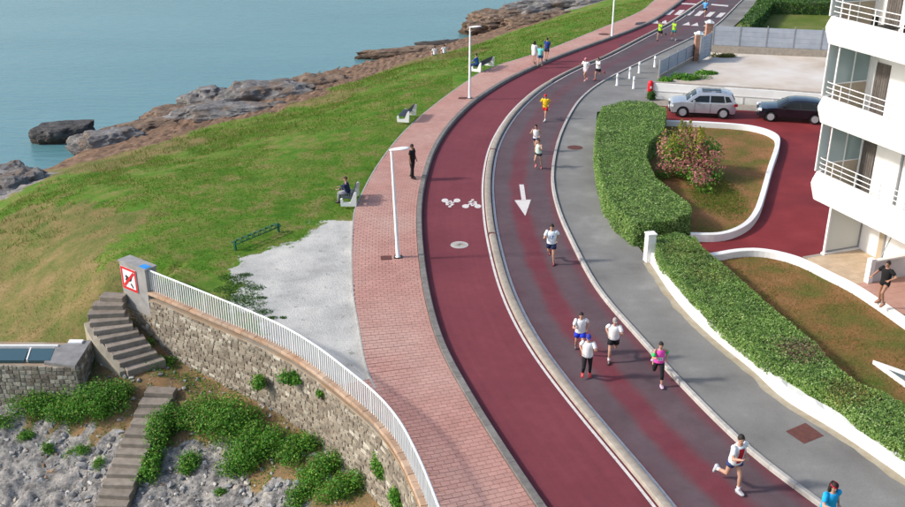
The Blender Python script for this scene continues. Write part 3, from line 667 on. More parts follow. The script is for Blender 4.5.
# ------------------------------------------------------------------ two flights of steps
M['step'] = mat('worn stone step', (.19,.16,.13), (.29,.25,.205), .92, 4, .5, 30, vary_amt=.15)
def flight(name, label, pts, widths, dirs, z0, rise, depth, side=None):
    root = thing(name, label, 'steps', (pts[-1].x, pts[-1].y, z0-rise*len(pts)))
    for i, p in enumerate(pts):
        z = z0-rise*i; a = dirs[i]; w = widths[i]
        ux = Vector((math.cos(a), math.sin(a), 0)); uy = Vector((-ux.y, ux.x, 0)); jit = RNG.uniform(-.03,.03)
        q = [p-ux*(w/2+jit)-uy*depth*.55, p+ux*(w/2-jit)-uy*depth*.55, p+ux*(w/2-jit)+uy*depth*.62, p-ux*(w/2+jit)+uy*depth*.62]
        mb = MB().prism([(c.x, c.y) for c in q], z-.42, z); o = mb.build('step', M['step'], root)
        bv2 = o.modifiers.new('worn edge', 'BEVEL'); bv2.width = .02; bv2.segments = 1
    return root
S1 = [(113,295),(109,303),(107.5,311),(109,318.5),(113,326),(118,333.5),(124.5,341),(131,348),(137.5,355.5),(144,363)]
s1 = [G(x, y, -.15-.195*i) for i, (x, y) in enumerate(S1)]
d1 = [RAD(a) for a in (-8,0,6,13,20,26,30,33,35,36)]
flight('stone_steps', 'upper curved flight of stone steps beside the grey pier', s1, [1.0,1.25,1.45,1.5,1.5,1.5,1.5,1.5,1.5,1.5], d1, -.15, .195, .42)
S2p = [(160.5,390),(154.5,401),(150,411),(146,421),(141.5,431),(137.5,440.5),(133,450.5),(128.5,460.5),(124,470.5),(120,481),(116.5,491.5),(112.5,502),(108.5,513),(104,525)]
s2 = [G(x, y, -2.25-.172*i) for i, (x, y) in enumerate(S2p)]
d2 = [RAD(-4+RNG.uniform(-2,2)) for _ in s2]
flight('stone_steps', 'lower straight flight of stone steps down to the rocks', s2, [1.12]*len(s2), d2, -2.25, .172, .40)
# cheek wall on the seaward side of the upper flight
ck = [s1[i] + Vector((-math.cos(d1[i]), -math.sin(d1[i]), 0))*.85 for i in range(3, 10)]
cw = thing('cheek_wall', 'low pale cheek wall on the left of the upper steps', 'wall', ck[-1])
MB().loft([[(p.x-.1, p.y-.05, -2.5), (p.x+.1, p.y+.05, -2.5), (p.x+.1, p.y+.05, -.80-.195*i+.05*noise.noise((i*1.7,0,0))), (p.x-.1, p.y-.05, -.82-.195*i)] for i, p in enumerate(ck)]).build('wall_body', mat('pale old render', (.30,.26,.19), (.40,.35,.27), .95, 3, .4, 25), cw)

# ------------------------------------------------------------------ stone platform at the left edge, with dark glazed panels on top
BT = -1.3
bl = thing('stone_platform', 'grey stone platform at the left edge with dark panels on top', 'platform', (-15.5, 32.0, -3.4))
A_, B_, C_, D_ = G(-70,362,BT), G(75,366,BT), G(91,341,BT), G(-70,338,BT)
A_.y -= 0; dirb = (B_-A_).normalized()
M['slab'] = mat('grey slab', (.17,.165,.16), (.27,.265,.26), .92, 2.5, .5, 25)
MB().prism([(p.x, p.y) for p in (A_, B_, C_, D_)], -3.6, BT-.10).build('platform_body', M['mortar'], bl)
sl = [G(44,362.5,BT), G(75,366.5,BT), G(92,340,BT), G(56,346,BT)]
MB().prism([(p.x, p.y) for p in sl], BT-.12, BT+.02).build('top_slab', M['slab'], bl)
pr = [A_+Vector((0,-.02,0)), B_+Vector((0,-.02,0))]; lay_stones([A_, B_], -3.4, BT-.02, bl, 150, (.13,.20), (.15,.34))
lay_stones([B_, C_], -3.4, BT-.02, bl, 60, (.13,.20), (.15,.34))
M['panel'] = glassmat('dark tinted panel', (.03,.075,.085), .15, 1.0)
for k, (xa, xb) in enumerate(((-60,-31),(-29,26),(28,52))):
    q = [G(xa,360.5,BT+.03), G(xb-2,360.5,BT+.03), G(xb+2.5,348.5,BT+.03), G(xa+4,348.5,BT+.03)]
    MB().prism([(p.x, p.y) for p in q], BT-.09, BT+.03).build('glazed_panel', M['panel'], bl)
q = [G(-60,347.5,BT), G(58,347.3,BT), G(58.5,346,BT), G(-60,346,BT)]
MB().prism([(p.x, p.y) for p in q], BT-.08, BT+.07).build('panel_frame', M['white'], bl)
q = [G(26.3,360.5,BT), G(27.7,360.5,BT), G(31.5,348.5,BT), G(30.3,348.5,BT)]
MB().prism([(p.x, p.y) for p in q], BT-.08, BT+.05).build('panel_frame', M['white'], bl)
q = [G(68,344.5,BT), G(82,344.5,BT), G(84,341.5,BT), G(70,341.5,BT)]
MB().prism([(p.x, p.y) for p in q], BT+.02, BT+.09).build('white_plate', M['white'], bl)

# ------------------------------------------------------------------ rocks of the shore
def rock_mat(name, a, b, c):
    m, nn, ll, bs = nt(name); pos = nn.new('ShaderNodeNewGeometry').outputs['Position']
    mp = nn.new('ShaderNodeMapping'); mp.inputs['Scale'].default_value = (1, 1, 3.2); ll.new(pos, mp.inputs[0])
    col = ramp_n(nn, ll, noise_n(nn, ll, mp.outputs[0], .9, 8, .7), [(.30, a), (.50, b), (.70, c)])
    if c[0] > .2: col = mix_n(nn, ll, ramp_n(nn, ll, noise_n(nn, ll, pos, .45, 5, .65), [(.50, 0.0), (.64, .75)]), col, (.19,.125,.08))
    vo = nn.new('ShaderNodeTexVoronoi'); vo.inputs['Scale'].default_value = .9; vo.feature = 'DISTANCE_TO_EDGE'; ll.new(mp.outputs[0], vo.inputs['Vector'])
    col = mix_n(nn, ll, 1.0, col, ramp_n(nn, ll, vo.outputs['Distance'], [(0, .72), (.10, 1.0)]), 'MULTIPLY')
    sz = nn.new('ShaderNodeSeparateXYZ'); ll.new(pos, sz.inputs[0])   # tide line: weed-dark below the high water mark
    wet = ramp_n(nn, ll, math_n(nn, ll, 'ADD', math_n(nn, ll, 'DIVIDE', math_n(nn, ll, 'ADD', sz.outputs[2], 5.5), 2.0), math_n(nn, ll, 'MULTIPLY', math_n(nn, ll, 'SUBTRACT', noise_n(nn, ll, pos, 1.2), .5), .3)), [(.12, 1.0), (.34, 0.0)])
    col = mix_n(nn, ll, math_n(nn, ll, 'MULTIPLY', wet, .75), col, (.05,.035,.022))
    ll.new(col, bs.inputs['Base Color']); bs.inputs['Roughness'].default_value = .85; bs.inputs['Specular IOR Level'].default_value = .25
    bump_n(nn, ll, noise_n(nn, ll, mp.outputs[0], 4, 8, .7), bs, .9, .15); return m
M['rkgrey'] = rock_mat('grey limestone', (.085,.08,.078), (.20,.19,.18), (.34,.32,.30))
M['rkbrown'] = rock_mat('brown limestone', (.07,.055,.045), (.20,.135,.092), (.32,.24,.175))
M['rkdark'] = rock_mat('dark limestone', (.035,.033,.032), (.08,.075,.072), (.17,.16,.15))
def rock(label, c, r, rz, m, seed, strata=.30, flat=.82):
    bm = bmesh.new(); bmesh.ops.create_icosphere(bm, subdivisions=5, radius=1.0)
    for v in bm.verts:
        p = v.co; q = Vector((p.x*r[0], p.y*r[1], p.z*r[2])) + Vector((seed*7.1, seed*3.3, 0))
        n1 = noise.fractal(q*.55, .9, 2.1, 5); n2 = noise.noise(q*1.7)
        cell = noise.cell_vector(Vector((math.floor(q.x*.7+n2*.4), math.floor(q.y*.7+n1*.4), 0)))
        s = 1 + .26*n1 + .10*(cell.x-.5)*2*max(0, p.z)
        pz = p.z*r[2]*s
        st = round(pz/strata)*strata; pz = pz*.62 + st*.38
        if p.z > flat: pz = min(pz, r[2]*flat*1.12 + .12*n1)
        v.co = (p.x*r[0]*s, p.y*r[1]*s, pz)
    me = bpy.data.meshes.new('rock'); bm.to_mesh(me); bm.free(); me.materials.append(m)
    o = link('rock', me); o.location = c; o.rotation_euler = (0, 0, rz)
    return tag(o, label, 'rock', 'rocks along the shore')
def rk(label, px, py, z, r, rz, m, seed, **k):
    p = G(px, py, z); return rock(label, (p.x, p.y, z), r, RAD(rz), m, seed, **k)
rk('dark flat-topped rock standing in the water', 62, 133, -5.0, (2.7,1.5,1.25), 14, M['rkdark'], 1, flat=.5)
rk('large grey rock at the left edge by the water', 8, 192, -4.1, (3.0,3.0,1.5), 10, M['rkgrey'], 2)
rk('grey rounded boulder beside the dark flat rock', 112, 146, -4.7, (3.1,1.7,1.3), 12, M['rkgrey'], 3)
rk('long brown rock ledge behind the grey boulder', 150, 133, -4.9, (4.6,1.8,1.1), 22, M['rkbrown'], 4)
rk('grey domed rock highest on the point', 212, 101, -4.4, (2.6,1.9,1.3), 15, M['rkgrey'], 5)
rk('pale grey rock slab below the domed rock', 208, 116, -4.1, (3.6,1.9,1.1), 18, M['rkgrey'], 6)
rk('brown rock ledge sloping into the sea left of the dome', 180, 118, -4.7, (3.6,2.1,1.0), 30, M['rkbrown'], 7)
rk('broad blue-grey rock mass at the lawn edge', 268, 101, -3.9, (4.8,2.6,1.7), 14, M['rkgrey'], 8)
rk('pale rock shoulder facing the lawn', 245, 115, -3.3, (4.2,1.7,.9), 16, M['rkgrey'], 9)
rk('low brown reef right of the grey rock mass', 318, 88, -4.7, (4.4,2.2,1.1), 16, M['rkbrown'], 10)
rk('thin dark reef running out behind the two sitters', 405, 54, -5.3, (5.5,1.3,.75), 14, M['rkbrown'], 11)
rk('low dark reef tip in the shallow water', 448, 44, -5.45, (4.0,1.2,.45), 10, M['rkdark'], 12)
rk('reddish brown headland rock at the top of the lawn', 508, 24, -4.6, (6.0,3.6,1.8), 22, M['rkbrown'], 13)
rk('grey rock on the far headland', 550, 12, -3.6, (6.5,3.6,1.7), 16, M['rkgrey'], 14)
rk('brown rock on the far headland below the lawn', 545, 22, -3.0, (4.6,2.0,1.2), 14, M['rkbrown'], 15)
rk('far grey rock next to the end of the promenade lawn', 600, 2, -2.3, (5.5,2.6,1.3), 14, M['rkgrey'], 16)

# loose stones of the foreshore: nobody could count them
def ico():
    bm = bmesh.new(); bmesh.ops.create_icosphere(bm, subdivisions=1, radius=1.0)
    for v in bm.verts: v.co = Vector([max(-.72, min(.72, c)) for c in v.co]); V = np.array([tuple(v.co) for v in bm.verts]); F = np.array([[v.index for v in f.verts] for f in bm.faces]); bm.free(); return V, F
IV, IF = ico()
def rubble(name, label, n, xr, yr, size, m, test):
    x = NP.uniform(*xr, n*3); y = NP.uniform(*yr, n*3); ok = test(x, y); x = x[ok][:n]; y = y[ok][:n]; z = terr(x, y); V = []; F = []
    for i in range(len(x)):
        s = size[0] + (size[1]-size[0])*NP.random()**5
        q = IV*(1+NP.uniform(-.5,.35,(len(IV),1)))*np.array([s*NP.uniform(.7,1.4), s*NP.uniform(.7,1.4), s*NP.uniform(.4,.8)]); a = NP.uniform(0, 6.28)
        V.append(np.c_[q[:,0]*np.cos(a)-q[:,1]*np.sin(a)+x[i], q[:,0]*np.sin(a)+q[:,1]*np.cos(a)+y[i], q[:,2]+z[i]+s*.12]); F.append(IF+i*len(IV))
    o = npmesh(name, np.vstack(V), np.vstack(F), m, kind='stuff', k=3); tag(o, label, 'stones'); return o
def rubmat():
    m, nn, ll, bs = nt('rubble'); g = nn.new('ShaderNodeNewGeometry')
    a = ramp_n(nn, ll, g.outputs['Random Per Island'], [(.0, (.15,.15,.15)), (.35, (.26,.26,.262)), (.65, (.34,.335,.33)), (.85, (.40,.35,.28)), (1.0, (.50,.48,.45))])
    a = mix_n(nn, ll, 1.0, a, ramp_n(nn, ll, noise_n(nn, ll, g.outputs['Position'], 8, 5, .7), [(.3, .7), (.7, 1.2)]), 'MULTIPLY')
    ll.new(a, bs.inputs['Base Color']); bs.inputs['Roughness'].default_value = .92; bs.inputs['Specular IOR Level'].default_value = .15; return m
M['rubble'] = rubmat()
def on_rocks(x, y):
    c = cover(x, y); return (c[:,2] > .45) & ~inside(LAND, x, y) & (terr(x, y) < -2.6)
rubble('loose_stones', 'pale grey loose stones strewn over the foreshore rock', 8000, (-21,-2), (19,33), (.025,.15), M['rubble'], on_rocks)
def brownpatch(x, y):
    return on_rocks(x, y) & (np.array([noise.noise((a*.8, b*.8, 21)) for a, b in zip(x, y)]) > .22)
rubble('brown_stones', 'rust-brown and tan loose stones in patches on the foreshore', 1500, (-21,-2), (19,33), (.04,.16), mat('rusty rubble', (.20,.10,.055), (.36,.27,.18), .95, 5, vary_amt=.25), brownpatch)
rubble('earth_stones', 'small stones on the bare earth by the steps', 500, (-14,-3), (22,34), (.03,.13), M['rubble'], lambda x, y: (cover(x, y)[:,4] > .5) & ~inside(LAND, x, y))
# ------------------------------------------------------------------ leaves and grass
def leaves(C, Nn, size, aspect=.55, tilt=.6):
    """one small folded leaf at every point of C, facing roughly along Nn"""
    n = len(C); d = Nn + NP.normal(0, tilt, (n,3)); d /= np.linalg.norm(d, axis=1, keepdims=True)
    r = NP.normal(0, 1, (n,3)); u = np.cross(d, r); u /= np.linalg.norm(u, axis=1, keepdims=True) + 1e-9; v = np.cross(d, u)
    s = NP.uniform(.6, 1.4, (n,1))*size
    a, b, c, e = C - u*s, C + v*s*aspect + d*s*.15, C + u*s, C - v*s*aspect + d*s*.15
    V = np.stack([a, b, c, e], 1).reshape(-1, 3); F = np.arange(4*n).reshape(-1, 4); return V, F
GREEN = leafmat('hedge leaves', [(.0, (.085,.19,.04)), (.4, (.18,.33,.075)), (.72, (.27,.42,.125)), (.9, (.36,.50,.20)), (1.0, (.50,.58,.34))])  # palest stops are highlight specks put into the leaf colour
DARKG = leafmat('dark hedge leaves', [(.0, (.03,.085,.018)), (.5, (.06,.15,.03)), (1.0, (.13,.24,.05))])
SHRUB = leafmat('shore shrub leaves', [(.0, (.04,.15,.014)), (.45, (.085,.27,.028)), (.85, (.17,.38,.05)), (1.0, (.30,.42,.09))])
OLIVE = leafmat('yellowing leaves', [(.0, (.10,.13,.03)), (.5, (.20,.20,.06)), (1.0, (.30,.26,.10))])
BROWNL = leafmat('dead twigs', [(.0, (.10,.07,.04)), (.5, (.17,.12,.08)), (1.0, (.26,.20,.13))], .1)
PINK = leafmat('pink blossom', [(.0, (.36,.12,.13)), (.5, (.50,.19,.20)), (1.0, (.60,.32,.30))])
LIME = leafmat('lime plumes', [(.0, (.20,.24,.03)), (.5, (.32,.32,.05)), (1.0, (.42,.38,.10))])
M['twig'] = mat('bark', (.07,.05,.035), (.12,.09,.06), .9, 6)
M['hedge_core'] = mat('inner twigs', (.05,.075,.025), (.075,.11,.035), .95, 5)  # dark green of the solid core behind the hedge leaves
def hedge(name, label, poly, h, n, size, m, extra=(), z0=.1, seed=0, slope=None):
    """clipped hedge: twiggy core and leaves over top and sides; poly is the outline of the top"""
    poly = [(p[0], p[1]) for p in poly]; c = np.mean(poly, axis=0); root = thing(name, label, 'hedge', (c[0], c[1], z0))
    P = np.array(poly); area2 = sum(P[i][0]*P[(i+1) % len(P)][1]-P[(i+1) % len(P)][0]*P[i][1] for i in range(len(P))); sg = 1 if area2 > 0 else -1
    inn = []
    for i in range(len(P)):
        a, b, d = P[i-1], P[i], P[(i+1) % len(P)]; t = (d-a)/np.linalg.norm(d-a); nn_ = np.array([-t[1], t[0]])*sg; inn.append(tuple(b + nn_*.17))
    mb = MB().prism(inn, z0-.05, z0+h-.10); mb.build('branches', M['hedge_core'], root)
    per = np.array([np.linalg.norm(P[(i+1) % len(P)]-P[i]) for i in range(len(P))]); A = abs(area2)/2; S = per.sum()*h
    nt_ = int(n*A/(A+S)); ns = n-nt_
    lo, hi = P.min(0), P.max(0); x = NP.uniform(lo[0], hi[0], nt_*4); y = NP.uniform(lo[1], hi[1], nt_*4); ok = inside(poly, x, y); x = x[ok][:nt_]; y = y[ok][:nt_]
    bumpz = np.array([noise.noise((a*1.1, b*1.1, seed))*.07 + noise.noise((a*4, b*4, seed+3))*.05 for a, b in zip(x, y)])
    C1 = np.c_[x, y, z0+h+bumpz - NP.random(len(x))**2*.13]; N1 = np.tile((0,0,1.0), (len(x),1))
    i = NP.choice(len(P), ns, p=per/per.sum()); t = NP.random(ns); a = P[i]; b = P[(i+1) % len(P)]; q = a + (b-a)*t[:,None]; dn = (b-a)/per[i][:,None]; on = np.c_[dn[:,1], -dn[:,0]]*sg
    zz_ = z0 + NP.random(ns)*h; bo = np.array([noise.noise((p[0]*1.6, p[1]*1.6, z*1.6))*.07 for p, z in zip(q, zz_)])
    rnd = np.clip((zz_-z0-h+.16)/.16, 0, 1)**2*.07
    q = q + on*(bo - rnd - NP.random(ns)**2*.12)[:,None]
    C2 = np.c_[q, zz_]; N2 = np.c_[on, np.full(ns, .25)]
    C = np.vstack([C1, C2]); N = np.vstack([N1, N2])
    thin = np.array([noise.noise((a*2.6, b*2.6, d*2.6+seed)) for a, b, d in C]); keep_ = (thin > -.38) | (NP.random(len(C)) < .35); C, N = C[keep_], N[keep_]
    done = np.zeros(len(C), bool)
    for cx_, cy_, rr, mm, frac, nm in extra:                # patches of another colour
        k = (np.hypot(C[:,0]-cx_, C[:,1]-cy_) < rr*(.6+.8*NP.random(len(C)))) & (NP.random(len(C)) < frac) & ~done; done |= k
        if k.any(): V, F = leaves(C[k], N[k], size); npmesh(nm, V, F, mm, root, kind='stuff')
    V, F = leaves(C[~done], N[~done], size); npmesh('foliage', V, F, m, root, kind='stuff'); return root
def bush(name, label, c, r, n, size, m, cat='bush', group=None, lobes=7, seed=0, extra=(), up=.3, stems=5, ground=True, plumes=0):
    """uneven shrub: several overlapping lobes of leaves on a few stems"""
    rr = np.random.default_rng(seed+100); c = np.array(c, float); root = thing(name, label, cat, tuple(c), group=group)
    Lc = []; Lr = []
    for i in range(lobes):
        a = rr.uniform(0, 6.28); d = rr.uniform(.1, .75); s = rr.uniform(.38, .62) if lobes < 20 else rr.uniform(.20, .36)
        dx, dy = math.cos(a)*d*r[0], math.sin(a)*d*r[1]; gz = float(terr(c[0]+dx, c[1]+dy)) if ground else c[2]
        Lc.append((c[0]+dx, c[1]+dy, max(gz, c[2]-1.2) + r[2]*(rr.uniform(.25, .62) if lobes < 20 else rr.uniform(.15, .80)*(1-.35*d)))); Lr.append((r[0]*s, r[1]*s, r[2]*(rr.uniform(.40,.62) if lobes < 20 else rr.uniform(.16,.30))))
    C = []; N = []
    for i in range(lobes):
        k = n//lobes; d = rr.normal(0, 1, (k,3)); d /= np.linalg.norm(d, axis=1, keepdims=True); rad = rr.uniform(.30, 1.0, (k,1))**.5
        jit = 1 + .22*np.sin(d[:,:1]*7+i)*np.cos(d[:,1:2]*6+i*2)
        C.append(np.array(Lc[i]) + d*rad*jit*np.array(Lr[i])); N.append(d + np.array([0,0,up]))
    C = np.vstack(C) + rr.normal(0, .055, (sum(len(q) for q in C), 3)); N = np.vstack(N)
    if ground: k = C[:,2] > terr(C[:,0], C[:,1]) - .03
    else: k = C[:,2] > c[2]
    C, N = C[k], N[k]; done = np.zeros(len(C), bool)
    for mm, frac, nm, cond in extra:
        k = (rr.random(len(C)) < frac) & cond(C, c) & ~done; done |= k
        if k.any(): V, F = leaves(C[k], N[k], size); npmesh(nm, V, F, mm, root, kind='stuff')
    V, F = leaves(C[~done], N[~done], size); npmesh('foliage', V, F, m, root, kind='stuff')
    mb = MB()
    for i in range(min(stems, lobes)):
        p = Vector(Lc[i]); b0 = Vector((c[0]+rr.uniform(-.1,.1), c[1]+rr.uniform(-.1,.1), c[2]-.1)); mb.tube([b0, b0.lerp(p, .5)+Vector((0,0,.06)), p], [.035,.025,.012], 5)
    if plumes:                                              # feathery upright tops
        C = []; N = []
        for i in range(plumes):
            a = rr.uniform(0, 6.28); q = np.array([c[0]-.35+math.cos(a)*r[0]*.45, c[1]+.2+math.sin(a)*r[1]*.35, c[2]+r[2]*rr.uniform(.62,.85)]); d = rr.normal(0, 1, (110,3)); t = rr.random((110,1))
            C.append(q + d*np.array([.13,.13,.05])*(1.15-t) + t*np.array([rr.normal(0,.12), rr.normal(0,.12), .75])); N.append(d)
        V, F = leaves(np.vstack(C), np.vstack(N), size*.8); npmesh('lime_plumes', V, F, LIME, root, kind='stuff')
    mb.build('stem', M['twig'], root); return root
# hedges
HT = 1.22
h1 = GP([(602,106),(597,118),(594.5,140),(597,165),(604,190),(616,208),(634,222),(650,223),(672,219),(692,212),(691,205),(672,190),(655,176),(646.5,156),(649,142),(664,128),(667,108),(650,101),(625,100)], HT+.1)
hedge('hedge', 'broad clipped hedge curving along the pavement above the white post', h1, HT, 80000, .041, GREEN, seed=1)
h2px_l = [(655,237),(657,250),(664,262),(696,297),(723,324),(751,346),(780,366),(806,380),(840,400),(868,423),(905,447),(960,487)]
h2px_r = [(960,440),(905,404),(887,393),(858,382),(838,366),(816,342),(790,321),(763,298),(735,273),(703,246),(695,237),(676,231)]
h2 = GP(h2px_l + h2px_r, 1.05)
pb, py_, pb2 = G(800,350,1.0), G(850,392,1.0), G(690,250,1.05)
hedge('hedge', 'long clipped hedge on the low white wall beside the brown lawn', h2, .56, 85000, .037, GREEN, seed=5, z0=.47,
      extra=[(pb.x, pb.y, .75, BROWNL, .75, 'dead_twigs'), (py_.x, py_.y, .7, OLIVE, .7, 'yellow_leaves'), (pb2.x, pb2.y, 1.2, OLIVE, .28, 'yellow_leaves'), (pb2.x+.3, pb2.y-2.2, .9, OLIVE, .3, 'yellow_leaves')])
h3 = GP([(741,22),(748,12),(760,-4),(772,-16),(900,-16),(900,3),(828,3),(774,2),(764,13),(752,24)], 1.3)
hedge('hedge', 'tall dark hedge around the far green garden', h3, 1.25, 14000, .12, DARKG, seed=9)
# flowering bush in the first garden
fb = G(688,178,.15)
bush('flowering_bush', 'loose pink and lime flowering bush beside the clipped hedge', (fb.x, fb.y, .15), (1.95,2.9,2.7), 9500, .07, SHRUB, 'bush', lobes=34, seed=3, ground=False, stems=9, plumes=9,
     extra=[(LIME, .35, 'lime_plumes', lambda C, c: (C[:,2] > c[2]+1.3) & (C[:,0]+.35*C[:,1] < c[0]+.35*c[1]+.3)), (PINK, .72, 'blossom', lambda C, c: (C[:,2] > c[2]+.5) & ((np.sin(C[:,0]*3.1)+np.cos(C[:,1]*2.3+C[:,2]*2)) > -.9)), (OLIVE, .1, 'pale_leaves', lambda C, c: C[:,2] > 0)])
# shrubs of the foreshore: (photo x, y, radii, leaves, label)
SH = [(40,412,(1.0,.55,.75),2200,'green shrub at the foot of the stone platform, left one'),
 (72,413,(.95,.6,.85),2400,'green shrub at the foot of the stone platform, middle one'),
 (103,415,(.95,.75,1.05),3000,'tall green shrub between the stone platform and the lower steps'),
 (120,398,(.55,.5,.6),1200,'small yellow-green shrub left of the top of the lower steps'),
 (5,424,(.6,.35,.3),700,'low green plant at the left edge below the platform'),
 (165,438,(.6,.8,.8),2400,'dark green shrub right beside the middle of the lower steps'),
 (178,426,(.6,.6,.7),1600,'green shrub between lower steps and the wall shrubs'),
 (152,470,(.42,.9,.55),1800,'narrow shrub along the bottom of the lower steps'),
 (205,424,(.8,.7,.9),2600,'yellowish green shrub in front of the sea wall'),
 (232,432,(1.1,.9,1.15),4200,'largest rounded green shrub in front of the sea wall'),
 (262,446,(1.0,.8,.9),3400,'green shrub right of the largest one below the wall'),
 (240,468,(.95,.6,.6),2400,'low green shrub on the rocks below the largest shrub'),
 (298,456,(.8,.6,.6),2000,'small rounded shrub near the wall foot right of the others'),
 (318,478,(.75,.65,.65),2000,'green shrub near the wall foot towards the bottom'),
 (342,497,(.8,.65,.7),2000,'green shrub at the wall foot at the bottom of the view'),
 (300,500,(.6,.45,.35),1000,'low shrub at the bottom edge on reddish earth'),
 (188,470,(.5,.4,.35),800,'small low plant on the grey rocks right of the steps'),
 (48,452,(.35,.25,.25),400,'tiny green tuft on the grey rocks, left one'),
 (75,455,(.45,.25,.22),450,'tiny green tuft on the grey rocks, middle one'),
 (98,468,(.25,.2,.25),300,'tiny green tuft next to the lower steps'),
 (28,440,(.35,.25,.25),400,'tiny green tuft below the left end of the platform'),
 (222,494,(.25,.2,.2),260,'tiny green tuft on grey rocks at the bottom'),
 (168,364,(.35,.3,.3),420,'small green plant at the foot of the upper steps'),
 (152,366,(.5,.3,.22),500,'low green weeds under the last upper step'),
 (131,330,(.16,.5,.22),500,'green moss and weeds on the right edge of the upper steps'),
 (148,346,(.2,.45,.2),450,'green weeds between the upper steps and the sea wall'),
 (101,345,(.2,.3,.25),350,'green weeds at the left cheek of the upper steps'),
 (147,440,(.14,.5,.16),300,'green weeds on the right edge of the lower steps')]
for i, (px, py, r, n, lab) in enumerate(SH):
    p = GT(px, py); y = .25 if i in (3, 8) else .06
    bush('shrub', lab, (p.x, p.y, p.z), (r[0]*1.08, r[1]*1.08, r[2]), int(n*1.7), .042 if n > 700 else .034, SHRUB, 'shrub', 'shrubs on the foreshore', lobes=14 if n > 900 else 6, seed=i, extra=[(OLIVE, y, 'yellow_leaves', lambda C, c: C[:,2] > -99)], stems=3)
# plants rooted in the sea wall
def wall_plant(label, px, py, z, r, n, seed):
    p = G(px, py, z); o = bush('wall_plant', label, (p.x, p.y, z-r[2]*.5), r, n, .05, SHRUB, 'plant', 'plants growing in the sea wall', lobes=6, seed=seed, ground=False, stems=3); return o
wall_plant('long green plant hanging near the top of the sea wall', 292, 378, -.35, (.55,.22,.32), 1300, 31)
wall_plant('tiny green plant in the sea wall under the railing', 320, 394, -.3, (.14,.12,.15), 220, 32)
wall_plant('green trailing plant low on the sea wall', 259, 382, -1.2, (.22,.2,.55), 700, 33)
wall_plant('tall dark green plant on the sea wall near the bottom', 383, 466, -1.1, (.34,.3,.75), 2200, 34)
wall_plant('round green plant on the sea wall at the bottom edge', 401, 497, -1.2, (.4,.34,.45), 1700, 35)

# grass: blades over lawn and dry bank
def grass(name, label, n, xr, yr, m, test, h, w):
    x = NP.uniform(*xr, n*5); y = NP.uniform(*yr, n*5); ok = test(x, y); x = x[ok][:n]; y = y[ok][:n]; k = len(x); z = terr(x, y)
    a = NP.uniform(0, 6.28, k); l = NP.uniform(.2, .9, k); hh = NP.uniform(*h, k); ww = NP.uniform(*w, k)
    b = np.c_[x, y, z-.01]; side = np.c_[np.cos(a), np.sin(a), np.zeros(k)]*ww[:,None]; lean = NP.uniform(0, 6.28, k)
    tip = b + np.c_[np.cos(lean)*hh*l, np.sin(lean)*hh*l, hh]
    V = np.stack([b-side, b+side, tip], 1).reshape(-1, 3); o = npmesh(name, V, np.arange(3*k).reshape(-1, 3), m, kind='stuff', k=3); tag(o, label, 'grass')
def grassmat(name, stops, patch):
    m, nn, ll, bs = nt(name); g = nn.new('ShaderNodeNewGeometry')
    c = ramp_n(nn, ll, g.outputs['Random Per Island'], stops)
    c = mix_n(nn, ll, ramp_n(nn, ll, noise_n(nn, ll, g.outputs['Position'], .5, 5, .65), [(.42, 0.0), (.68, .85)]), c, patch)
    ll.new(c, bs.inputs['Base Color']); bs.inputs['Roughness'].default_value = .8; bs.inputs['Specular IOR Level'].default_value = .1
    tr = nn.new('ShaderNodeBsdfTranslucent'); ll.new(c, tr.inputs['Color']); mx = nn.new('ShaderNodeMixShader'); mx.inputs[0].default_value = .45
    ll.new(bs.outputs[0], mx.inputs[1]); ll.new(tr.outputs[0], mx.inputs[2]); ll.new(mx.outputs[0], nn['Material Output'].inputs[0]); return m
GR = grassmat('lawn blades', [(0, (.055,.15,.009)), (.5, (.095,.195,.016)), (.85, (.15,.23,.03)), (1, (.24,.24,.06))], (.175,.195,.05))
DRY = grassmat('dry blades', [(0, (.10,.15,.03)), (.4, (.20,.185,.06)), (.8, (.30,.24,.10)), (1, (.40,.32,.17))], (.26,.19,.08))
gpoly = [(p.x+(-.12 if p.x < -6 else 0), p.y) for p in gj]; ppoly = [(p.x, p.y) for p in prom_l] + [(60, 24), (60, 140)]
def lawn_ok(x, y):
    c = cover(x, y); return (c[:,0] > .45) & ~inside(gpoly, x, y) & (~inside(ppoly, x, y)) & (terr(x, y) > -2.6) & ~(inside(LAND, x, y) & (x > -4.6) & (y < 46)) & ~((y < 35.5) & (x > -12.3))
def dry_ok(x, y):
    c = cover(x, y); return (c[:,1] > .42) & ~inside(LAND, x, y) & (terr(x, y) > -3.3) & (terr(x, y) < .0)
grass('lawn_grass', 'short green grass of the lawn above the shore', 80000, (-34,0), (35,75), GR, lawn_ok, (.03,.08), (.012,.028))
grass('lawn_grass', 'short green grass of the narrow lawn further along the promenade', 20000, (-20,24), (66,110), GR, lambda x, y: lawn_ok(x, y) & (y > 74), (.05,.13), (.02,.045))
grass('dry_grass', 'dry straw-coloured grass on the bank and rock edge', 45000, (-36,20), (28,100), DRY, dry_ok, (.03,.11), (.008,.02))

edge_ok = lambda x, y: (terr(x, y) < -1.15) & (terr(x, y) > -2.7) & ~inside(LAND, x, y) & (y > 44) & (np.array([noise.noise((a*.8, b*.8, 2)) for a, b in zip(x, y)]) > -.05) & (cover(x, y)[:,:2].sum(1) > .4)
grass('edge_grass', 'longer rough grass where the lawn meets the shore rocks', 9000, (-34,14), (44,100), GR, edge_ok, (.10,.32), (.015,.035))
grass('edge_grass', 'pale seeding grass stalks along the shore rocks', 3500, (-34,10), (44,90), DRY, edge_ok, (.15,.42), (.012,.025))

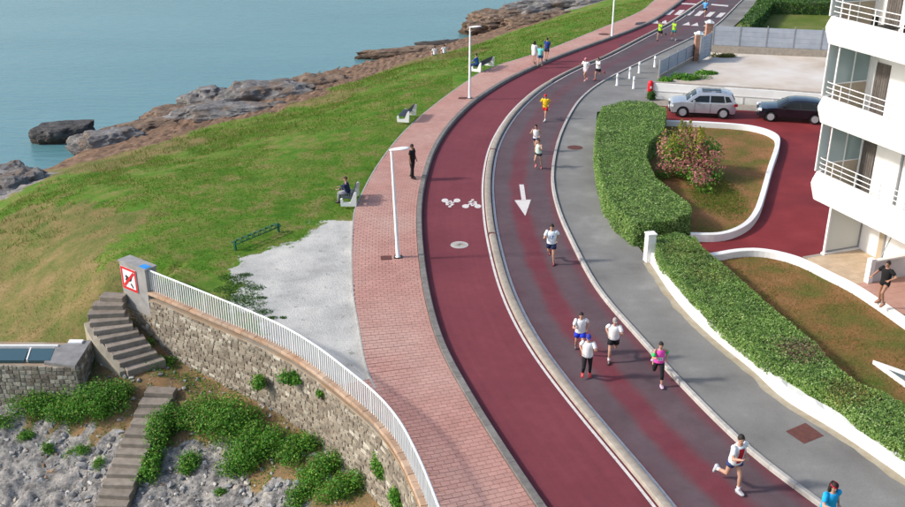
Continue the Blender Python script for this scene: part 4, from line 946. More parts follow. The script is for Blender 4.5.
# dark weeds and droppings of turf scattered over the left half of the gravel
gt_ = [(G(x, y, .06), r) for x, y, r in ((255,288,.3),(244,296,.5),(236,300,.5),(250,304,.45),(262,312,.3),(272,318,.14),(240,284,.4),(232,278,.4),(246,275,.2),(283,318,.1),(262,298,.14),(228,290,.4))]
C_ = []
for p_, r_ in gt_:
    n_ = int(900*r_); a_ = NP.uniform(0, 6.28, n_); d_ = NP.random(n_)**.7*r_; C_.append(np.c_[p_.x+np.cos(a_)*d_*1.5, p_.y+np.sin(a_)*d_, np.full(n_, .06)])
b_ = np.vstack(C_); k_ = len(b_); a_ = NP.uniform(0, 6.28, k_); s_ = np.c_[np.cos(a_), np.sin(a_), 0*a_]*NP.uniform(.012,.03,k_)[:,None]; t_ = b_ + np.c_[NP.normal(0,.03,k_), NP.normal(0,.03,k_), NP.uniform(.02,.07,k_)]
tag(npmesh('gravel_weeds', np.stack([b_-s_, b_+s_, t_], 1).reshape(-1,3), np.arange(3*k_).reshape(-1,3), DARKG, kind='stuff', k=3), 'dark weeds dotted over the pale gravel', 'weeds')

soil_ok = lambda x, y: (cover(x, y)[:,4] > .4) & ~inside(LAND, x, y) & (np.array([noise.noise((a*1.3, b*1.3, 12)) for a, b in zip(x, y)]) > .02)
grass('ground_weeds', 'sparse green weeds on the bare earth around the steps', 6000, (-16,-2), (21,35), SHRUB, soil_ok, (.04,.14), (.012,.03))
# ------------------------------------------------------------------ painted marks, covers
def decal(name, polys, z, m, parent=None, kind='structure'):
    mb = MB()
    for q in polys:
        n = len(q); mb.add([(p[0], p[1], z) for p in q], [tuple(range(n))])
    o = mb.build(name, m, parent, fix=False)
    for f in o.data.polygons:
        if f.normal.z < 0: f.flip()
    if kind and parent is None: o['kind'] = kind
    return o
def ell(c, rx, ry, n=20, a=0): return [(c.x+rx*math.cos(t)*math.cos(a)-ry*math.sin(t)*math.sin(a), c.y+rx*math.cos(t)*math.sin(a)+ry*math.sin(t)*math.cos(a)) for t in [2*math.pi*i/n for i in range(n)]]
def pxp(pts, z=RZ): return [(G(x, y, z).x, G(x, y, z).y) for x, y in pts]
MZ = RZ+.006
decal('lane_arrow', [pxp([(519.2,184.5),(523.8,184.5),(526,200),(521.6,200)]), pxp([(514.5,200.3),(531,199.6),(525.3,216)])], MZ, M['paint'])
def bike(c, flip):
    s = -1 if flip else 1; P = []
    def L(a, b, w=.045):
        d = Vector((b[0]-a[0], b[1]-a[1])).normalized(); n = Vector((-d.y, d.x))*w; P.append([(c.x+s*(x), c.y+s*y) for x, y in ((a[0]+n.x,a[1]+n.y),(a[0]-n.x,a[1]-n.y),(b[0]-n.x,b[1]-n.y),(b[0]+n.x,b[1]+n.y))])
    for x in (-.30,.30): P.append(ell(Vector((c.x+s*x, c.y)), .17, .27, 18))
    L((-.28,0),(-.05,.42)); L((-.05,.42),(.22,.40)); L((.22,.40),(.28,0)); L((-.05,.42),(.02,.02)); L((.02,.02),(.22,.40)); L((.22,.40),(.18,.60), .05); L((.1,.62),(.26,.60), .06); L((-.12,.5),(.02,.74), .07); P.append(ell(Vector((c.x+s*.06, c.y+s*.88)), .08, .11, 12))
    return P
for c, fl in ((G(451,200.5,RZ), True), (G(471.7,206.3,RZ), False)):
    o = decal('cycle_symbol', bike(c, fl), MZ, M['paint'])
    for k, p in enumerate(o.data.polygons):
        for vi in p.vertices: o.data.vertices[vi].co.z = MZ + .0006*k
mh = thing('manhole_cover', 'pale round manhole cover in the red cycle lane', 'manhole cover', G(459.5,245,RZ))
MB().lathe([(.40,0),(.40,.012),(.36,.016),(.33,.010),(.30,.016),(.02,.016)], G(459.5,245,RZ), 28).build('cover', M['kerbpale'], mh)
for k in range(6):
    a = k*math.pi/6; MB().box(G(459.5,245,RZ)+Vector((0,0,.018)), (.5,.035,.008), a).build('rib', M['concrete'], mh)
tag(decal('inspection_plate', [pxp([(785.6,431.5),(805.5,423),(824,436),(804,444)], PZ2)], PZ2+.006, M['rustplate'], kind=None), 'rust-brown square inspection plate in the grey pavement', 'plate')
tag(decal('round_cover', [ell(G(575,147.5,PZ2), .45, .42)], PZ2+.006, M['rustplate'], kind=None), 'dark red round cover in the pavement beside the hedge', 'manhole cover')
tag(decal('drain_plate', [pxp([(380.5,256),(391,255.5),(391.5,259.5),(381,260)], WZ)], WZ+.006, M['rustplate'], kind=None), 'brown rectangular drain plate at the foot of the nearest lamp post', 'plate')
tag(decal('drain_plate', [pxp([(459,97),(467,97),(466,99),(458,99)], WZ)], WZ+.006, M['rustplate'], kind=None), 'brown drain plate at the foot of the second lamp post', 'plate')
tag(decal('round_cover', [ell(G(604,34,WZ), .5, .45)], WZ+.006, M['rustplate'], kind=None), 'brown round cover on the far promenade by the third lamp post', 'manhole cover')
tag(decal('drain_plate', [pxp([(636,22.5),(646,21.5),(645,24),(635,25)], WZ)], WZ+.006, M['dark'], kind=None), 'dark drain plate on the far promenade before the crossing', 'plate')
tag(decal('drain_plate', [pxp([(619,45),(629,42),(631,44),(621,47)])], MZ, M['dark'], kind=None), 'dark drain grate in the far cycle lane', 'plate')
for x, y in ((664,14.8),(674,14.8),(684,15.2),(694,15.8),(704.5,16.8),(715,17.6)):
    decal('crossing_bar', [pxp([(x,y),(x+5.6,y),(x+11,y-4.9),(x+5.6,y-4.9)])], MZ+.002, M['paint'])
for x, y in ((650.5,23.2),(659,23.2),(667,23.6),(682,25),(690.5,25.6),(703,26)):
    decal('give_way_triangle', [pxp([(x,y),(x+8,y+.3),(x+7,y-3.2)])], MZ+.002, M['paint'])
decal('stop_line', [pxp([(681,4),(697,4.8),(697.5,3.6),(681.5,2.8)])], MZ+.002, M['paint']); decal('stop_line', [pxp([(711,5),(728,6.6),(728.5,5.2),(711.5,3.8)])], MZ+.002, M['paint'])

# ------------------------------------------------------------------ lamp posts
def lamp(px, py, label, lean=0.0):
    b = G(px, py, WZ); r = thing('lamp_post', label, 'lamp post', b, group='white lamp posts on the promenade'); r.rotation_euler = (0, lean, 0); H = 4.75
    MB().lathe([(.13,0),(.13,.02),(.085,.03),(.085,.5),(.078,.52),(.048,H),(.0,H+.01)]).build('pole', M['white'], r, True, True)
    MB().box((0,0,.012), (.34,.34,.02)).build('base_plate', M['dark'], r, local=True)
    rings = []
    for t, w, h, z in ((-.08,.05,.03,0),(0,.10,.05,.01),(.2,.17,.06,.03),(.45,.20,.065,.05),(.65,.15,.05,.06),(.78,.05,.02,.065)):
        rings.append([(t, w*math.cos(a), H+.03+z+h*math.sin(a)*(1 if math.sin(a) > 0 else .5)) for a in [2*math.pi*k/12 for k in range(12)]])
    hd = MB().loft(rings).build('lamp_head', M['white'], r, True, True)
    MB().loft([[(t, w*math.cos(a), H+.045+z+.012*math.sin(a)) for a in [2*math.pi*k/12 for k in range(12)]] for t, w, z in ((.16,.06,0),(.25,.12,.003),(.5,.13,.018),(.62,.06,.028))]).build('lens', M['frost'], hd, True, True)
    return r
lamp(398, 257, 'nearest white lamp post, beside the cycle symbols', -.035)
lamp(469.5, 98, 'second white lamp post, beside the far pair of white bench ends')
lamp(611.8, 36.5, 'farthest white lamp post, cut off by the top of the view')

# ------------------------------------------------------------------ promenade benches: white cast ends, dark slats, facing the sea
M['slat'] = mat('dark blue-grey slat', (.035,.045,.06), (.06,.07,.09), .6, 6, vary_amt=.15)
def bench(px, py, label, ln=1.75):
    c = G(px, py, WZ); i = min(range(len(kerb_l)), key=lambda i: (kerb_l[i].to_2d()-c.to_2d()).length); t = (kerb_l[max(i-2,0)]-kerb_l[i+2]).normalized()
    r = thing('bench', label, 'bench', c, math.atan2(t.y, t.x), 'benches along the promenade')
    # local x runs along the bench away from the camera, +y faces the sea
    prof = [(-.42,0),(.45,0),(.47,.10),(.47,.42),(.36,.46),(.30,.22),(-.08,.22),(-.16,.40),(-.28,.70),(-.38,.84),(-.46,.80),(-.44,.4)]
    for k, x in enumerate((0, ln)):
        MB().add([(x-.06, y, z) for y, z in prof] + [(x+.06, y, z) for y, z in prof], [tuple(range(12)), tuple(range(12,24))[::-1]] + [(i, (i+1) % 12, 12+(i+1) % 12, 12+i) for i in range(12)]).build('bench_end', M['white'], r, local=True)
    for j in range(5): MB().box((ln/2, .38-.125*j, .44-.012*j), (ln-.13, .105, .035)).build('seat_slat', M['slat'], r, local=True)
    for j in range(4):
        Mx = Matrix.Translation((ln/2, -.20-.045*j, .54+.115*j)) @ Matrix.Rotation(RAD(-70), 4, 'X'); MB().box((0,0,0), (ln-.13, .10, .03), M=Mx).build('back_slat', M['slat'], r, local=True)
    r.scale = (1, .86, .86); return r
b1 = bench(349, 206, 'bench with white ends that the man in navy sits on', 1.5)
b2 = bench(403.5, 122, 'empty bench with white ends and dark slats, beyond the standing man')
b3 = bench(476.5, 71.5, 'farthest bench with white ends, right of the second lamp post', 2.3)

# ------------------------------------------------------------------ green bicycle rack on the lawn
M['green'] = mat('dark green paint', (.008,.075,.04), (.018,.105,.058), .5, 8)
ra, rb_ = G(235.5,250,.07), G(278.5,232,.07); ax = (rb_-ra); rn = ax.length; rk_ = thing('cycle_rack', 'dark green metal cycle rack on the lawn by the pale gravel', 'cycle rack', ra, math.atan2(ax.y, ax.x)); rk_.scale = (1, 1, .78)
for x in (0, rn): MB().box((x,0,.28), (.08,.10,.56)).build('end_post', M['green'], rk_, local=True)
for y in (-.16,.16): MB().tube([(0,y,.42),(rn,y,.42)], .03, 8).build('rail', M['green'], rk_, True, True)
MB().box((0,0,.42), (.06,.36,.06)).build('end_bar', M['green'], rk_, local=True); MB().box((rn,0,.42), (.06,.36,.06)).build('end_bar', M['green'], rk_, local=True)
for k in range(7):
    x = rn*(k+.7)/7.4
    for d in (-.05,.05):
        MB().tube([(x+d,-.17,.42),(x+d+.03,-.10,.56),(x+d+.03,.10,.56),(x+d,.17,.42)], .022, 6).build('hoop', M['green'], rk_, True, True)

# ------------------------------------------------------------------ bollards and hydrant
def bollard(px, py, label):
    r = thing('bollard', label, 'bollard', G(px, py, PZ2), group='white bollards on the pavement')
    MB().lathe([(.11,0),(.11,.03),(.085,.04),(.085,.66),(.095,.67),(.095,.72),(.085,.73),(.085,.80),(.065,.86),(.0,.88)], seg=14).build('post', M['white'], r, True, True)
    MB().lathe([(.087,.58),(.0885,.58),(.0885,.62),(.087,.62)], seg=14).build('band', M['alu'], r, True, True)
for p, l in (((617,85.5),'white bollard nearest the road bend'), ((629.6,78.5),'second white bollard along the road from the bend'), ((639,73),'third white bollard along the road from the bend'), ((654.6,67),'white bollard farthest off, by the grey fence'), ((633.5,88.5),'white bollard set back from the road row')): bollard(*p, l)
M['red'] = mat('hydrant red', (.62,.012,.02), (.70,.02,.03), .4, 6)
hy = thing('fire_hydrant', 'red fire hydrant at the end of the white wall', 'hydrant', G(649.5,97.5,PZ2))
MB().lathe([(.14,0),(.14,.05),(.09,.06),(.09,.45),(.0,.45)], seg=14).build('standpipe', M['red'], hy, True, True)
MB().lathe([(.0,.40),(.17,.40),(.19,.44),(.19,1.0),(.17,1.10),(.10,1.17),(.0,1.19)], seg=16).build('hood', M['red'], hy, True, True)
MB().box((0,-.19,.75), (.10,.03,.16)).build('number_plate', M['white'], hy, local=True)
hs = G(650.5,99,PZ2); bush('shrub', 'small dark shrub at the foot of the red hydrant', (hs.x, hs.y-.15, PZ2), (.34,.28,.6), 900, .06, DARKG, 'shrub', lobes=5, seed=77, ground=False, stems=3)

# ------------------------------------------------------------------ white garden walls
def garden_wall(label, px, z, h, w=.26, pieces=None):
    P = smooth_line(curve(GP(px, z), .25), 3); r = thing('garden_wall', label, 'wall', (P[0].x, P[0].y, z))
    MB().sweep([Vector((p.x, p.y, 0)) for p in P], [(-w/2,-.1),(w/2,-.1),(w/2,h-.015),(w/2-.02,h),(-w/2+.02,h),(-w/2,h-.015)], z).build('wall_body', M['render'], r); return P
W1 = garden_wall('low white curved wall around the bush garden', [(690,240.5),(720,240.5),(743,232),(755,219),(761.5,202),(769,175),(777,149),(773,138.5),(749,131),(704,127.5),(664,126)], .13, .36)
W2 = garden_wall('low white curved wall between brown lawn and patio', [(700,262),(715,261),(732,257.5),(754,256),(774,258.5),(800,266),(828,280),(857,295),(905,328),(965,372)], .13, .34, .30)
hw = hedge_edge[:8][::-1]
hwp = [Vector((p.x+.12, p.y, PZ2)) for p in smooth_line(curve([tuple(p) for p in hw], .3), 3)]
rw = thing('hedge_wall', 'low rough white wall under the long clipped hedge', 'wall', hwp[0])
mb = MB(); N_ = normals([Vector((p.x,p.y,0)) for p in hwp])
mb.loft([[(p.x-N_[i].x*.14, p.y-N_[i].y*.14, PZ2-.12), (p.x+N_[i].x*.14, p.y+N_[i].y*.14, PZ2-.12), (p.x+N_[i].x*.13, p.y+N_[i].y*.13, PZ2+.46+.05*noise.noise((i*.7,0,3))), (p.x-N_[i].x*(.12+.02*noise.noise((i*.9,2,0))), p.y-N_[i].y*.12, PZ2+.46+.06*noise.noise((i*.6,0,0)))] for i, p in enumerate(hwp)])
mb.build('wall_body', M['render'], rw)
gp = G(649,262,PZ2); gpo = thing('gate_post', 'square white gate post between the two clipped hedges', 'post', gp)
MB().box((0,.1,.62), (.36,.36,1.24), RAD(12)).build('post_body', M['render'], gpo, local=True); MB().box((0,.1,1.265), (.42,.42,.06), RAD(12)).build('cap', M['render'], gpo, local=True)
strip = [(p.x-.13, p.y-.02) for p in hwp] + [(p.x-.42-.10*noise.noise((p.y*1.5,0,0)), p.y-.1) for p in hwp[::-1]]
sheet('soil_strip', strip, PZ2+.006, M['paletan'])
# gardens
def garden_mat(name, a, b, c, d, sc=.45):
    m, nn, ll, bs = nt(name); pos = nn.new('ShaderNodeNewGeometry').outputs['Position']
    col = ramp_n(nn, ll, noise_n(nn, ll, pos, sc, 6, .6), [(.28, a), (.44, b), (.58, c), (.75, d)])
    col = mix_n(nn, ll, 1.0, col, ramp_n(nn, ll, noise_n(nn, ll, pos, 12, 5, .75), [(.3, .6), (.7, 1.3)]), 'MULTIPLY')
    ll.new(col, bs.inputs['Base Color']); bs.inputs['Roughness'].default_value = .95; bs.inputs['Specular IOR Level'].default_value = .1
    bump_n(nn, ll, noise_n(nn, ll, pos, 30, 5, .7), bs, .7, .04); return m
M['gard1'] = garden_mat('parched garden', (.09,.12,.02), (.18,.125,.04), (.27,.135,.06), (.33,.18,.09), .5)
M['gard2'] = garden_mat('parched lawn', (.08,.125,.02), (.15,.12,.035), (.24,.125,.05), (.31,.175,.08), .6)
M['gard3'] = garden_mat('far lawn', (.09,.14,.025), (.12,.16,.03), (.16,.18,.05), (.20,.19,.07), .3)
g1 = [(p.x, p.y) for p in W1] + [(p.x, p.y) for p in GP([(655,124),(646,150),(650,175),(672,205),(688,225)], .16)]
sheet('garden_soil', g1, .17, M['gard1'])
g2 = [(p.x, p.y) for p in W2] + [(p.x-.0, p.y) for p in GP([(965,470),(905,430),(850,400),(800,365),(740,315),(690,268)], .16)]
sheet('garden_lawn', g2, .17, M['gard2'])
def inp(poly, m=.0): return lambda x, y: inside(poly, x, y)
def flat_grass(name, label, poly, n, m, h, w, z, cond=None):
    P = np.array(poly); lo, hi = P.min(0), P.max(0); x = NP.uniform(lo[0], hi[0], n*4); y = NP.uniform(lo[1], hi[1], n*4); ok = inside(poly, x, y)
    if cond is not None: ok &= cond(x, y)
    x = x[ok][:n]; y = y[ok][:n]; k = len(x); a = NP.uniform(0, 6.28, k); hh = NP.uniform(*h, k); b = np.c_[x, y, np.full(k, z)]; s = np.c_[np.cos(a), np.sin(a), 0*a]*NP.uniform(*w, k)[:,None]
    tip = b + np.c_[NP.normal(0,.4,k)*hh, NP.normal(0,.4,k)*hh, hh]; o = npmesh(name, np.stack([b-s, b+s, tip], 1).reshape(-1,3), np.arange(3*k).reshape(-1,3), m, kind='stuff', k=3); tag(o, label, 'grass')
gc = G(716,194,.17)
flat_grass('garden_grass', 'bright green grass patch in the bush garden', g1, 22000, GR, (.03,.08), (.014,.03), .17, lambda x, y: (np.hypot((x-gc.x)/1.3, (y-gc.y)/3.4) < .9*(.7+.6*NP.random(len(x)))))
flat_grass('garden_grass', 'thin parched grass in the bush garden', g1, 7000, DRY, (.02,.06), (.008,.02), .17)
flat_grass('garden_grass', 'thin parched grass in the brown lawn by the patio', g2, 9000, DRY, (.03,.07), (.008,.02), .17)
flat_grass('garden_grass', 'green grass along the wall of the brown lawn', g2, 3500, GR, (.03,.08), (.008,.02), .17, lambda x, y: np.array([noise.noise((a*.7, b*.7, 6)) for a, b in zip(x, y)]) > .18)
# white rimmed light well at the right edge
lw = thing('light_well', 'white rimmed dark light well cut by the right edge', 'light well', G(890,372,.17))
tri = [G(873,360.5,.3), G(960,391,.3), G(960,424,.3)]
inn = [G(880.5,364.6,.3), G(958,393.3,.3), G(958,419,.3)]
mb = MB(); 
for i in range(3):
    j = (i+1) % 3; q = [tri[i], tri[j], inn[j], inn[i]]; mb.prism([(p.x, p.y) for p in q], .10, .32)
mb.build('rim', M['render'], lw); MB().prism([(p.x, p.y) for p in inn], .12, .23).build('cover_panel', M['panel'], lw)

# ------------------------------------------------------------------ wall behind the cars, vacant lot, fences
cwl = GP([(652,97.5),(766,105),(850,111.5),(1000,121)], .13); cr = thing('boundary_wall', 'long white wall behind the two parked cars', 'wall', cwl[0])
MB().sweep([Vector((p.x,p.y,0)) for p in resample(cwl, 1.0)], [(-.12,-.05),(.12,-.05),(.12,1.02),(-.12,1.02)], .13).build('wall_body', M['render'], cr)
MB().sweep([Vector((p.x,p.y,0)) for p in resample([p+Vector((0,.22,0)) for p in cwl], 1.0)], [(-.16,.90),(.16,.90),(.16,1.06),(-.16,1.06)], .13).build('coping', M['concrete'], cr)
MB().sweep([Vector((p.x,p.y,0)) for p in resample([p+Vector((0,-.17,0)) for p in cwl], 1.0)], [(-.012,.52),(.012,.52),(.012,.55),(-.012,.55)], .13).build('guard_rail', M['white'], cr)
for k, p in enumerate(resample([p+Vector((0,-.17,0)) for p in cwl], 1.9)): MB().box((p.x, p.y, .13+.27), (.03,.03,.55)).build('rail_post', M['white'], cr)
sheet('parking_edge', [(p.x, p.y) for p in GP([(652,98.5),(766,106),(850,112.5),(1000,122),(1000,130),(850,118.5),(766,111.5),(655,105.5)], .14)], .142, M['concrete'])
M['lot'] = mat('pale sandy ground', (.44,.36,.28), (.58,.50,.42), .95, .35, .5, 25, big=(.62,.58,.53), bigscale=.2)
lotp = [(p.x, p.y) for p in GP([(656,95),(660,79.5),(694,60),(711,52),(830,57),(950,62),(1000,118),(850,109),(766,102.5)], .1)]
sheet('vacant_lot', lotp, .12, M['lot'])
M['fence'] = mat('grey-blue metal sheet', (.30,.33,.38), (.38,.41,.46), .55, 1.5, vary_amt=.05, metal=.0)
M['brick'] = mat('brick pillar', (.34,.16,.10), (.48,.30,.22), .9, 7, .3, 40, vary_amt=.12)
def fence(label, a, b, zb, wall, h, n, slats):
    r = thing('fence', label, 'fence', a); d = b-a; L = d.length; t = d.normalized(); ang = math.atan2(t.y, t.x); mid = (a+b)/2
    MB().box((mid.x, mid.y, zb+wall/2), (L, .22, wall), ang).build('base_wall', M['concrete'], r)
    for k in range(n+1):
        p = a+t*L*k/n; MB().box((p.x, p.y, zb+wall/2+h/2+.10), (.07,.09,wall+h+.12), ang).build('post', M['alu'], r)
        if k < n:
            q = a+t*L*(k+.5)/n
            for s in range(slats): MB().box((q.x, q.y, zb+wall+.02+(s+.5)*h/slats), (L/n-.08, .03, h/slats-.012), ang).build('slat', M['fence'], r)
fence('grey slatted fence along the pavement left of the brick pillars', G(658.5,79,.12), G(693,60,.12), .1, .30, 1.05, 4, 4)
fence('grey panel fence at the back of the vacant lot', G(711.5,52,.12), G(960,63,.12), .1, .60, 1.55, 9, 4)
def pillar(px, py, h, label):
    p = G(px, py, .12); r = thing('gate_pillar', label, 'pillar', p, group='brick gate pillars'); n = int(h/.16)
    for k in range(n):
        MB().box((0,0,.16*(k+.5)), (.52+.012*(k % 2), .52+.012*(k % 2), .148)).build('brick_course', M['brick'], r, local=True)
    MB().box((0,0,n*.16+.05), (.64,.64,.10)).build('cap', M['white'], r, local=True); MB().lathe([(.36,0),(.1,.16),(.0,.17)], (0,0,n*.16+.1), 4).build('cap_point', M['white'], r, local=True)
pillar(696.3, 60.5, 2.1, 'brick pillar with white cap, the nearer of the two'); pillar(706.8, 50, 2.3, 'brick pillar with white cap, the farther of the two')
ga, gb = G(698.8,63,.12), G(709.3,57.5,.12); gt = thing('metal_gate', 'grey slatted gate standing open by the brick pillars', 'gate', ga); gd = gb-ga; gang = math.atan2(gd.y, gd.x); gm = (ga+gb)/2
for k in range(8): MB().box((gm.x, gm.y, .25+.235*(k+.5)), (gd.length-.1, .035, .215), gang).build('slat', M['fence'], gt)
for p in (ga, gb): MB().box((p.x, p.y, 1.2), (.09,.09,2.1), gang).build('stile', M['alu'], gt)
sheet('far_lawn', [(p.x, p.y) for p in GP([(713,51),(735,27),(760,4),(775,-12),(1000,-12),(1000,62),(830,57)], .1)], .11, M['gard3'])
lp = G(690,77,.12); 
for k, (x, y, r, l) in enumerate(((688,78,(1.4,.9,.4),'low green weeds in the corner of the vacant lot'), (704,74,(.8,.5,.25),'small weeds beside the gate in the vacant lot'), (665,81,(.5,.4,.3),'weed tuft at the left end of the grey fence'), (722,57,(1.3,.4,.25),'dry weeds at the foot of the back fence'))):
    p = G(x, y, .12); bush('weeds', l, (p.x, p.y, .1), r, 1500, .07, SHRUB if k < 3 else OLIVE, 'weeds', lobes=7, seed=50+k, ground=False, stems=2)
# ------------------------------------------------------------------ white apartment building: local x along the front (towards the camera), local y into the building
EX, EY = 15.6, 39.5; BA = math.atan2(-.939, .345)
bd = thing('apartment_building', 'white apartment building with three stacked rounded balconies', 'building', (EX, EY, .1), BA)
BW_ = mat('bright white render', (.79,.785,.77), (.86,.855,.84), .75, .8, .1, 90, big=(.74,.73,.70), bigscale=.5)
M['tile'] = mat('tan patio tile', (.46,.34,.22), (.56,.43,.30), .7, 3, vary_amt=.08)
M['tilepink'] = mat('pink patio tile', (.40,.22,.17), (.48,.28,.22), .7, 3)
M['shutter'] = mat('grey-brown shutter', (.10,.085,.075), (.16,.14,.125), .7, 5, vary_amt=.12)
M['beige'] = mat('beige panel', (.38,.31,.22), (.46,.38,.28), .8, 2)
FY = 1.94; Z0 = -.1                                   # facade depth behind the balcony front; root stands at z .1
def bb(name, x0, x1, y0, y1, z0, z1, m, parent=bd, fix=True):
    return MB().box(((x0+x1)/2, (y0+y1)/2, (z0+z1)/2+Z0), (x1-x0, y1-y0, z1-z0)).build(name, m, parent, local=True)
bb('wall', .98, 17, FY, 9.0, 0, 2.36, BW_); bb('wall', -.55, 17, FY+.002, 9.0, 2.36, 13.2, BW_)
def path(x0, y0, r=.28):
    p = [(17, y0)]; 
    for k in range(9):
        a = math.pi/2*k/8; p.append((x0+r-r*math.sin(a), y0+r-r*math.cos(a)))
    return [Vector((x, y, 0)) for x, y in p + [(x0, FY)]]
for lvl, (zb, zt, x0) in enumerate(((2.37,3.60,-.25), (5.70,6.80,-.55), (8.97,10.06,-.80), (12.3,13.4,-.9))):
    P = path(x0, 0); P = resample(P, .12)
    # travel goes away from the camera then inwards: outside is to the left of travel
    h = zt-zb
    par = MB().sweep(P, [(-.13,zb),(0,zb),(.16,zb+.45*h),(.19,zb+.58*h),(.15,zb+.72*h),(.02,zt),(-.13,zt)], Z0).build('balcony_parapet', BW_, bd, False, True)
    bb('balcony_slab', x0+.14, 17, .14, FY-.003, zb+.01, zb+.24, BW_)
    if lvl == 3: continue
    rp = [p for p in offset(P, -.06)]
    rail = MB()
    for dz in (.20,.40,.62): MB().sweep(rp, [(-.014,-.014),(.014,-.014),(.014,.014),(-.014,.014)], zt+dz+Z0).build('rail', M['white'], bd, local=True)
    for k, p in enumerate(resample(rp, 1.35)): MB().box((p.x, p.y, zt+.32+Z0), (.032,.032,.64)).build('rail_post', M['white'], bd, local=True)
    # glazed screen closing the end of the balcony, from the floor to the slab above
    zc = (5.70, 8.97, 12.3)[lvl]; sx = x0+.40; zf = zb+.24; ox = x0+.02
    bb('corner_post', ox-.03, ox+.03, .0, .06, zt, zc, BW_); bb('wind_screen', ox-.008, ox+.008, .062, .5, zt+.02, zc-.02, M['frost'])
    fr = bb('screen_post', sx-.025, sx+.025, .22, .27, zf, zc, BW_)
    bb('screen_panel', sx-.02, sx+.02, .275, FY-.06, zf, zf+1.42, M['beige'])
    ym = (.275+FY-.06)/2
    bb('screen_pane', sx-.015, sx+.015, .28, ym-.03, zf+1.46, zc-.08, M['screen']); bb('screen_pane', sx-.015, sx+.015, ym+.03, FY-.07, zf+1.46, zc-.08, M['screen'])
    for y in (ym, FY-.03): bb('screen_bar', sx-.035, sx+.035, y-.03, y+.03, zf, zc-.002, BW_)
    bb('screen_bar', sx-.03, sx+.03, .272, FY-.062, zf+1.415, zf+1.465, BW_); bb('screen_bar', sx-.03, sx+.03, .272, FY-.062, zc-.08, zc-.003, BW_)
    # shutter leaves and doors on the facade
    s0 = .30; sh = bb('shutter', s0, s0+.72, FY-.05, FY, zf+.02, zf+2.30, M['shutter'])
    for k in range(6): MB().box((s0+.06+.12*k, FY-.058, zf+1.16+Z0), (.085,.016,2.2)).build('board', M['shutter'], sh, local=True)
    bb('door_frame', s0-.09, s0-.01, FY-.08, FY, zf+.0, zf+2.38, BW_)
    for (wx0, wx1) in ((3.3, 5.3), (6.3, 9.0), (10.4, 12.4)):
        w = bb('window', wx0, wx1, FY-.03, FY, zf+.05, zf+2.25, M['glass'])
        for x in (wx0-.03, (wx0+wx1)/2, wx1+.03): MB().box((x, FY-.045, zf+1.15+Z0), (.07,.05,2.3)).build('frame', M['white'], w, local=True)
    bb('drain_pipe', 2.48, 2.56, FY-.09, FY-.01, zf, zc-.01, M['alu'])
    if lvl == 2:
        tb = thing('balcony_table', 'dark round table on the top balcony', 'table', bd.matrix_basis @ Vector((1.5, .95, zf+Z0)))
        MB().lathe([(.0,.70),(.42,.70),(.44,.72),(.42,.745),(.0,.745)], seg=20).build('table_top', M['black'], tb, local=True); MB().lathe([(.22,0),(.20,.03),(.035,.05),(.035,.70),(0,.70)], seg=12).build('pedestal', M['black'], tb, local=True)
        for n, (x, y, a) in enumerate(((.75,1.2,0.3), (2.3,1.1,2.8))):
            ch = thing('balcony_chair', ('dark chair left of the table on the top balcony', 'dark chair right of the table on the top balcony')[n], 'chair', bd.matrix_basis @ Vector((x, y, zf+Z0)), BA+a, 'chairs on the top balcony')
            MB().box((0,0,.44), (.44,.44,.05)).build('seat', M['black'], ch, local=True); MB().box((-.21,0,.72), (.04,.44,.5)).build('backrest', M['black'], ch, local=True)
            for sx_, sy_ in ((-.19,-.19),(.19,-.19),(.19,.19),(-.19,.19)): MB().box((sx_, sy_, .21), (.035,.035,.42)).build('leg', M['black'], ch, local=True)
        bb('white_shutter', 1.5, 2.4, FY-.05, FY, zf+.02, zf+2.3, M['white'])
# ground floor: frosted screen on a plinth, recessed doorway, divider, patio
sx = .98
bb('plinth', sx-.10, sx+.12, .02, FY-.003, 0, .26, BW_); bb('screen_post', sx-.05, sx+.06, .06, .15, .26, 2.36, BW_)
bb('screen_pane', sx-.012, sx+.012, .16, FY-.10, .33, 2.25, M['frost'])
bb('screen_frame', sx-.03, sx+.03, .152, FY-.08, .262, .33, M['alu']); bb('screen_frame', sx-.03, sx+.03, FY-.10, FY-.02, .262, 2.3, M['alu']); bb('screen_frame', sx-.028, sx+.028, .152, FY-.10, 2.25, 2.32, M['alu'])
dr_ = bb('door', 2.05, 2.35, FY-.02, FY+.0, .12, 2.1, M['beige']); bb('door_frame', 2.36, 2.44, FY-.05, FY-.001, .12, 2.15, M['alu'])
for (wx0, wx1) in ((5.0,7.2),(9,11.2)):
    w = bb('window', wx0, wx1, FY-.03, FY-.001, .12, 2.2, M['glass']); MB().box(((wx0+wx1)/2, FY-.05, 1.06), (.07,.05,2.1)).build('frame', M['white'], w, local=True)
pt = MB(); nT = 0
pr_ = link('patio', None); pr_['kind'] = 'structure'; pr_.location = bd.location; pr_.rotation_euler = bd.rotation_euler
tme = MB().box((0,0,0), (.392,.392,.03)).mesh('floor_tile'); tme.materials.append(M['tile'])
tm2 = MB().box((0,0,0), (.392,.392,.03)).mesh('floor_tile'); tm2.materials.append(M['tilepink'])
MB().box((8.9, .52, .05), (16.1, 2.82, .03)).build('screed', M['concrete'], pr_, local=True)
for i in range(20):
    for j in range(7):
        x = 1.12+.4*i+.2; y = -.88+.4*j+.2
        if abs(x-3.72) < .01: pass
        o = link('floor_tile', tme if x < 3.9 else tm2, pr_); o.location = (x, y, .082)
dv = thing('patio_divider', 'low white divider wall between two patios behind the man', 'wall', bd.matrix_basis @ Vector((3.95, .4, 0)), BA)
MB().box((0,.55,.55), (.14,2.0,.9)).build('panel', mat('pale grey panel', (.46,.47,.48), (.54,.55,.56), .8, 2), dv, local=True)
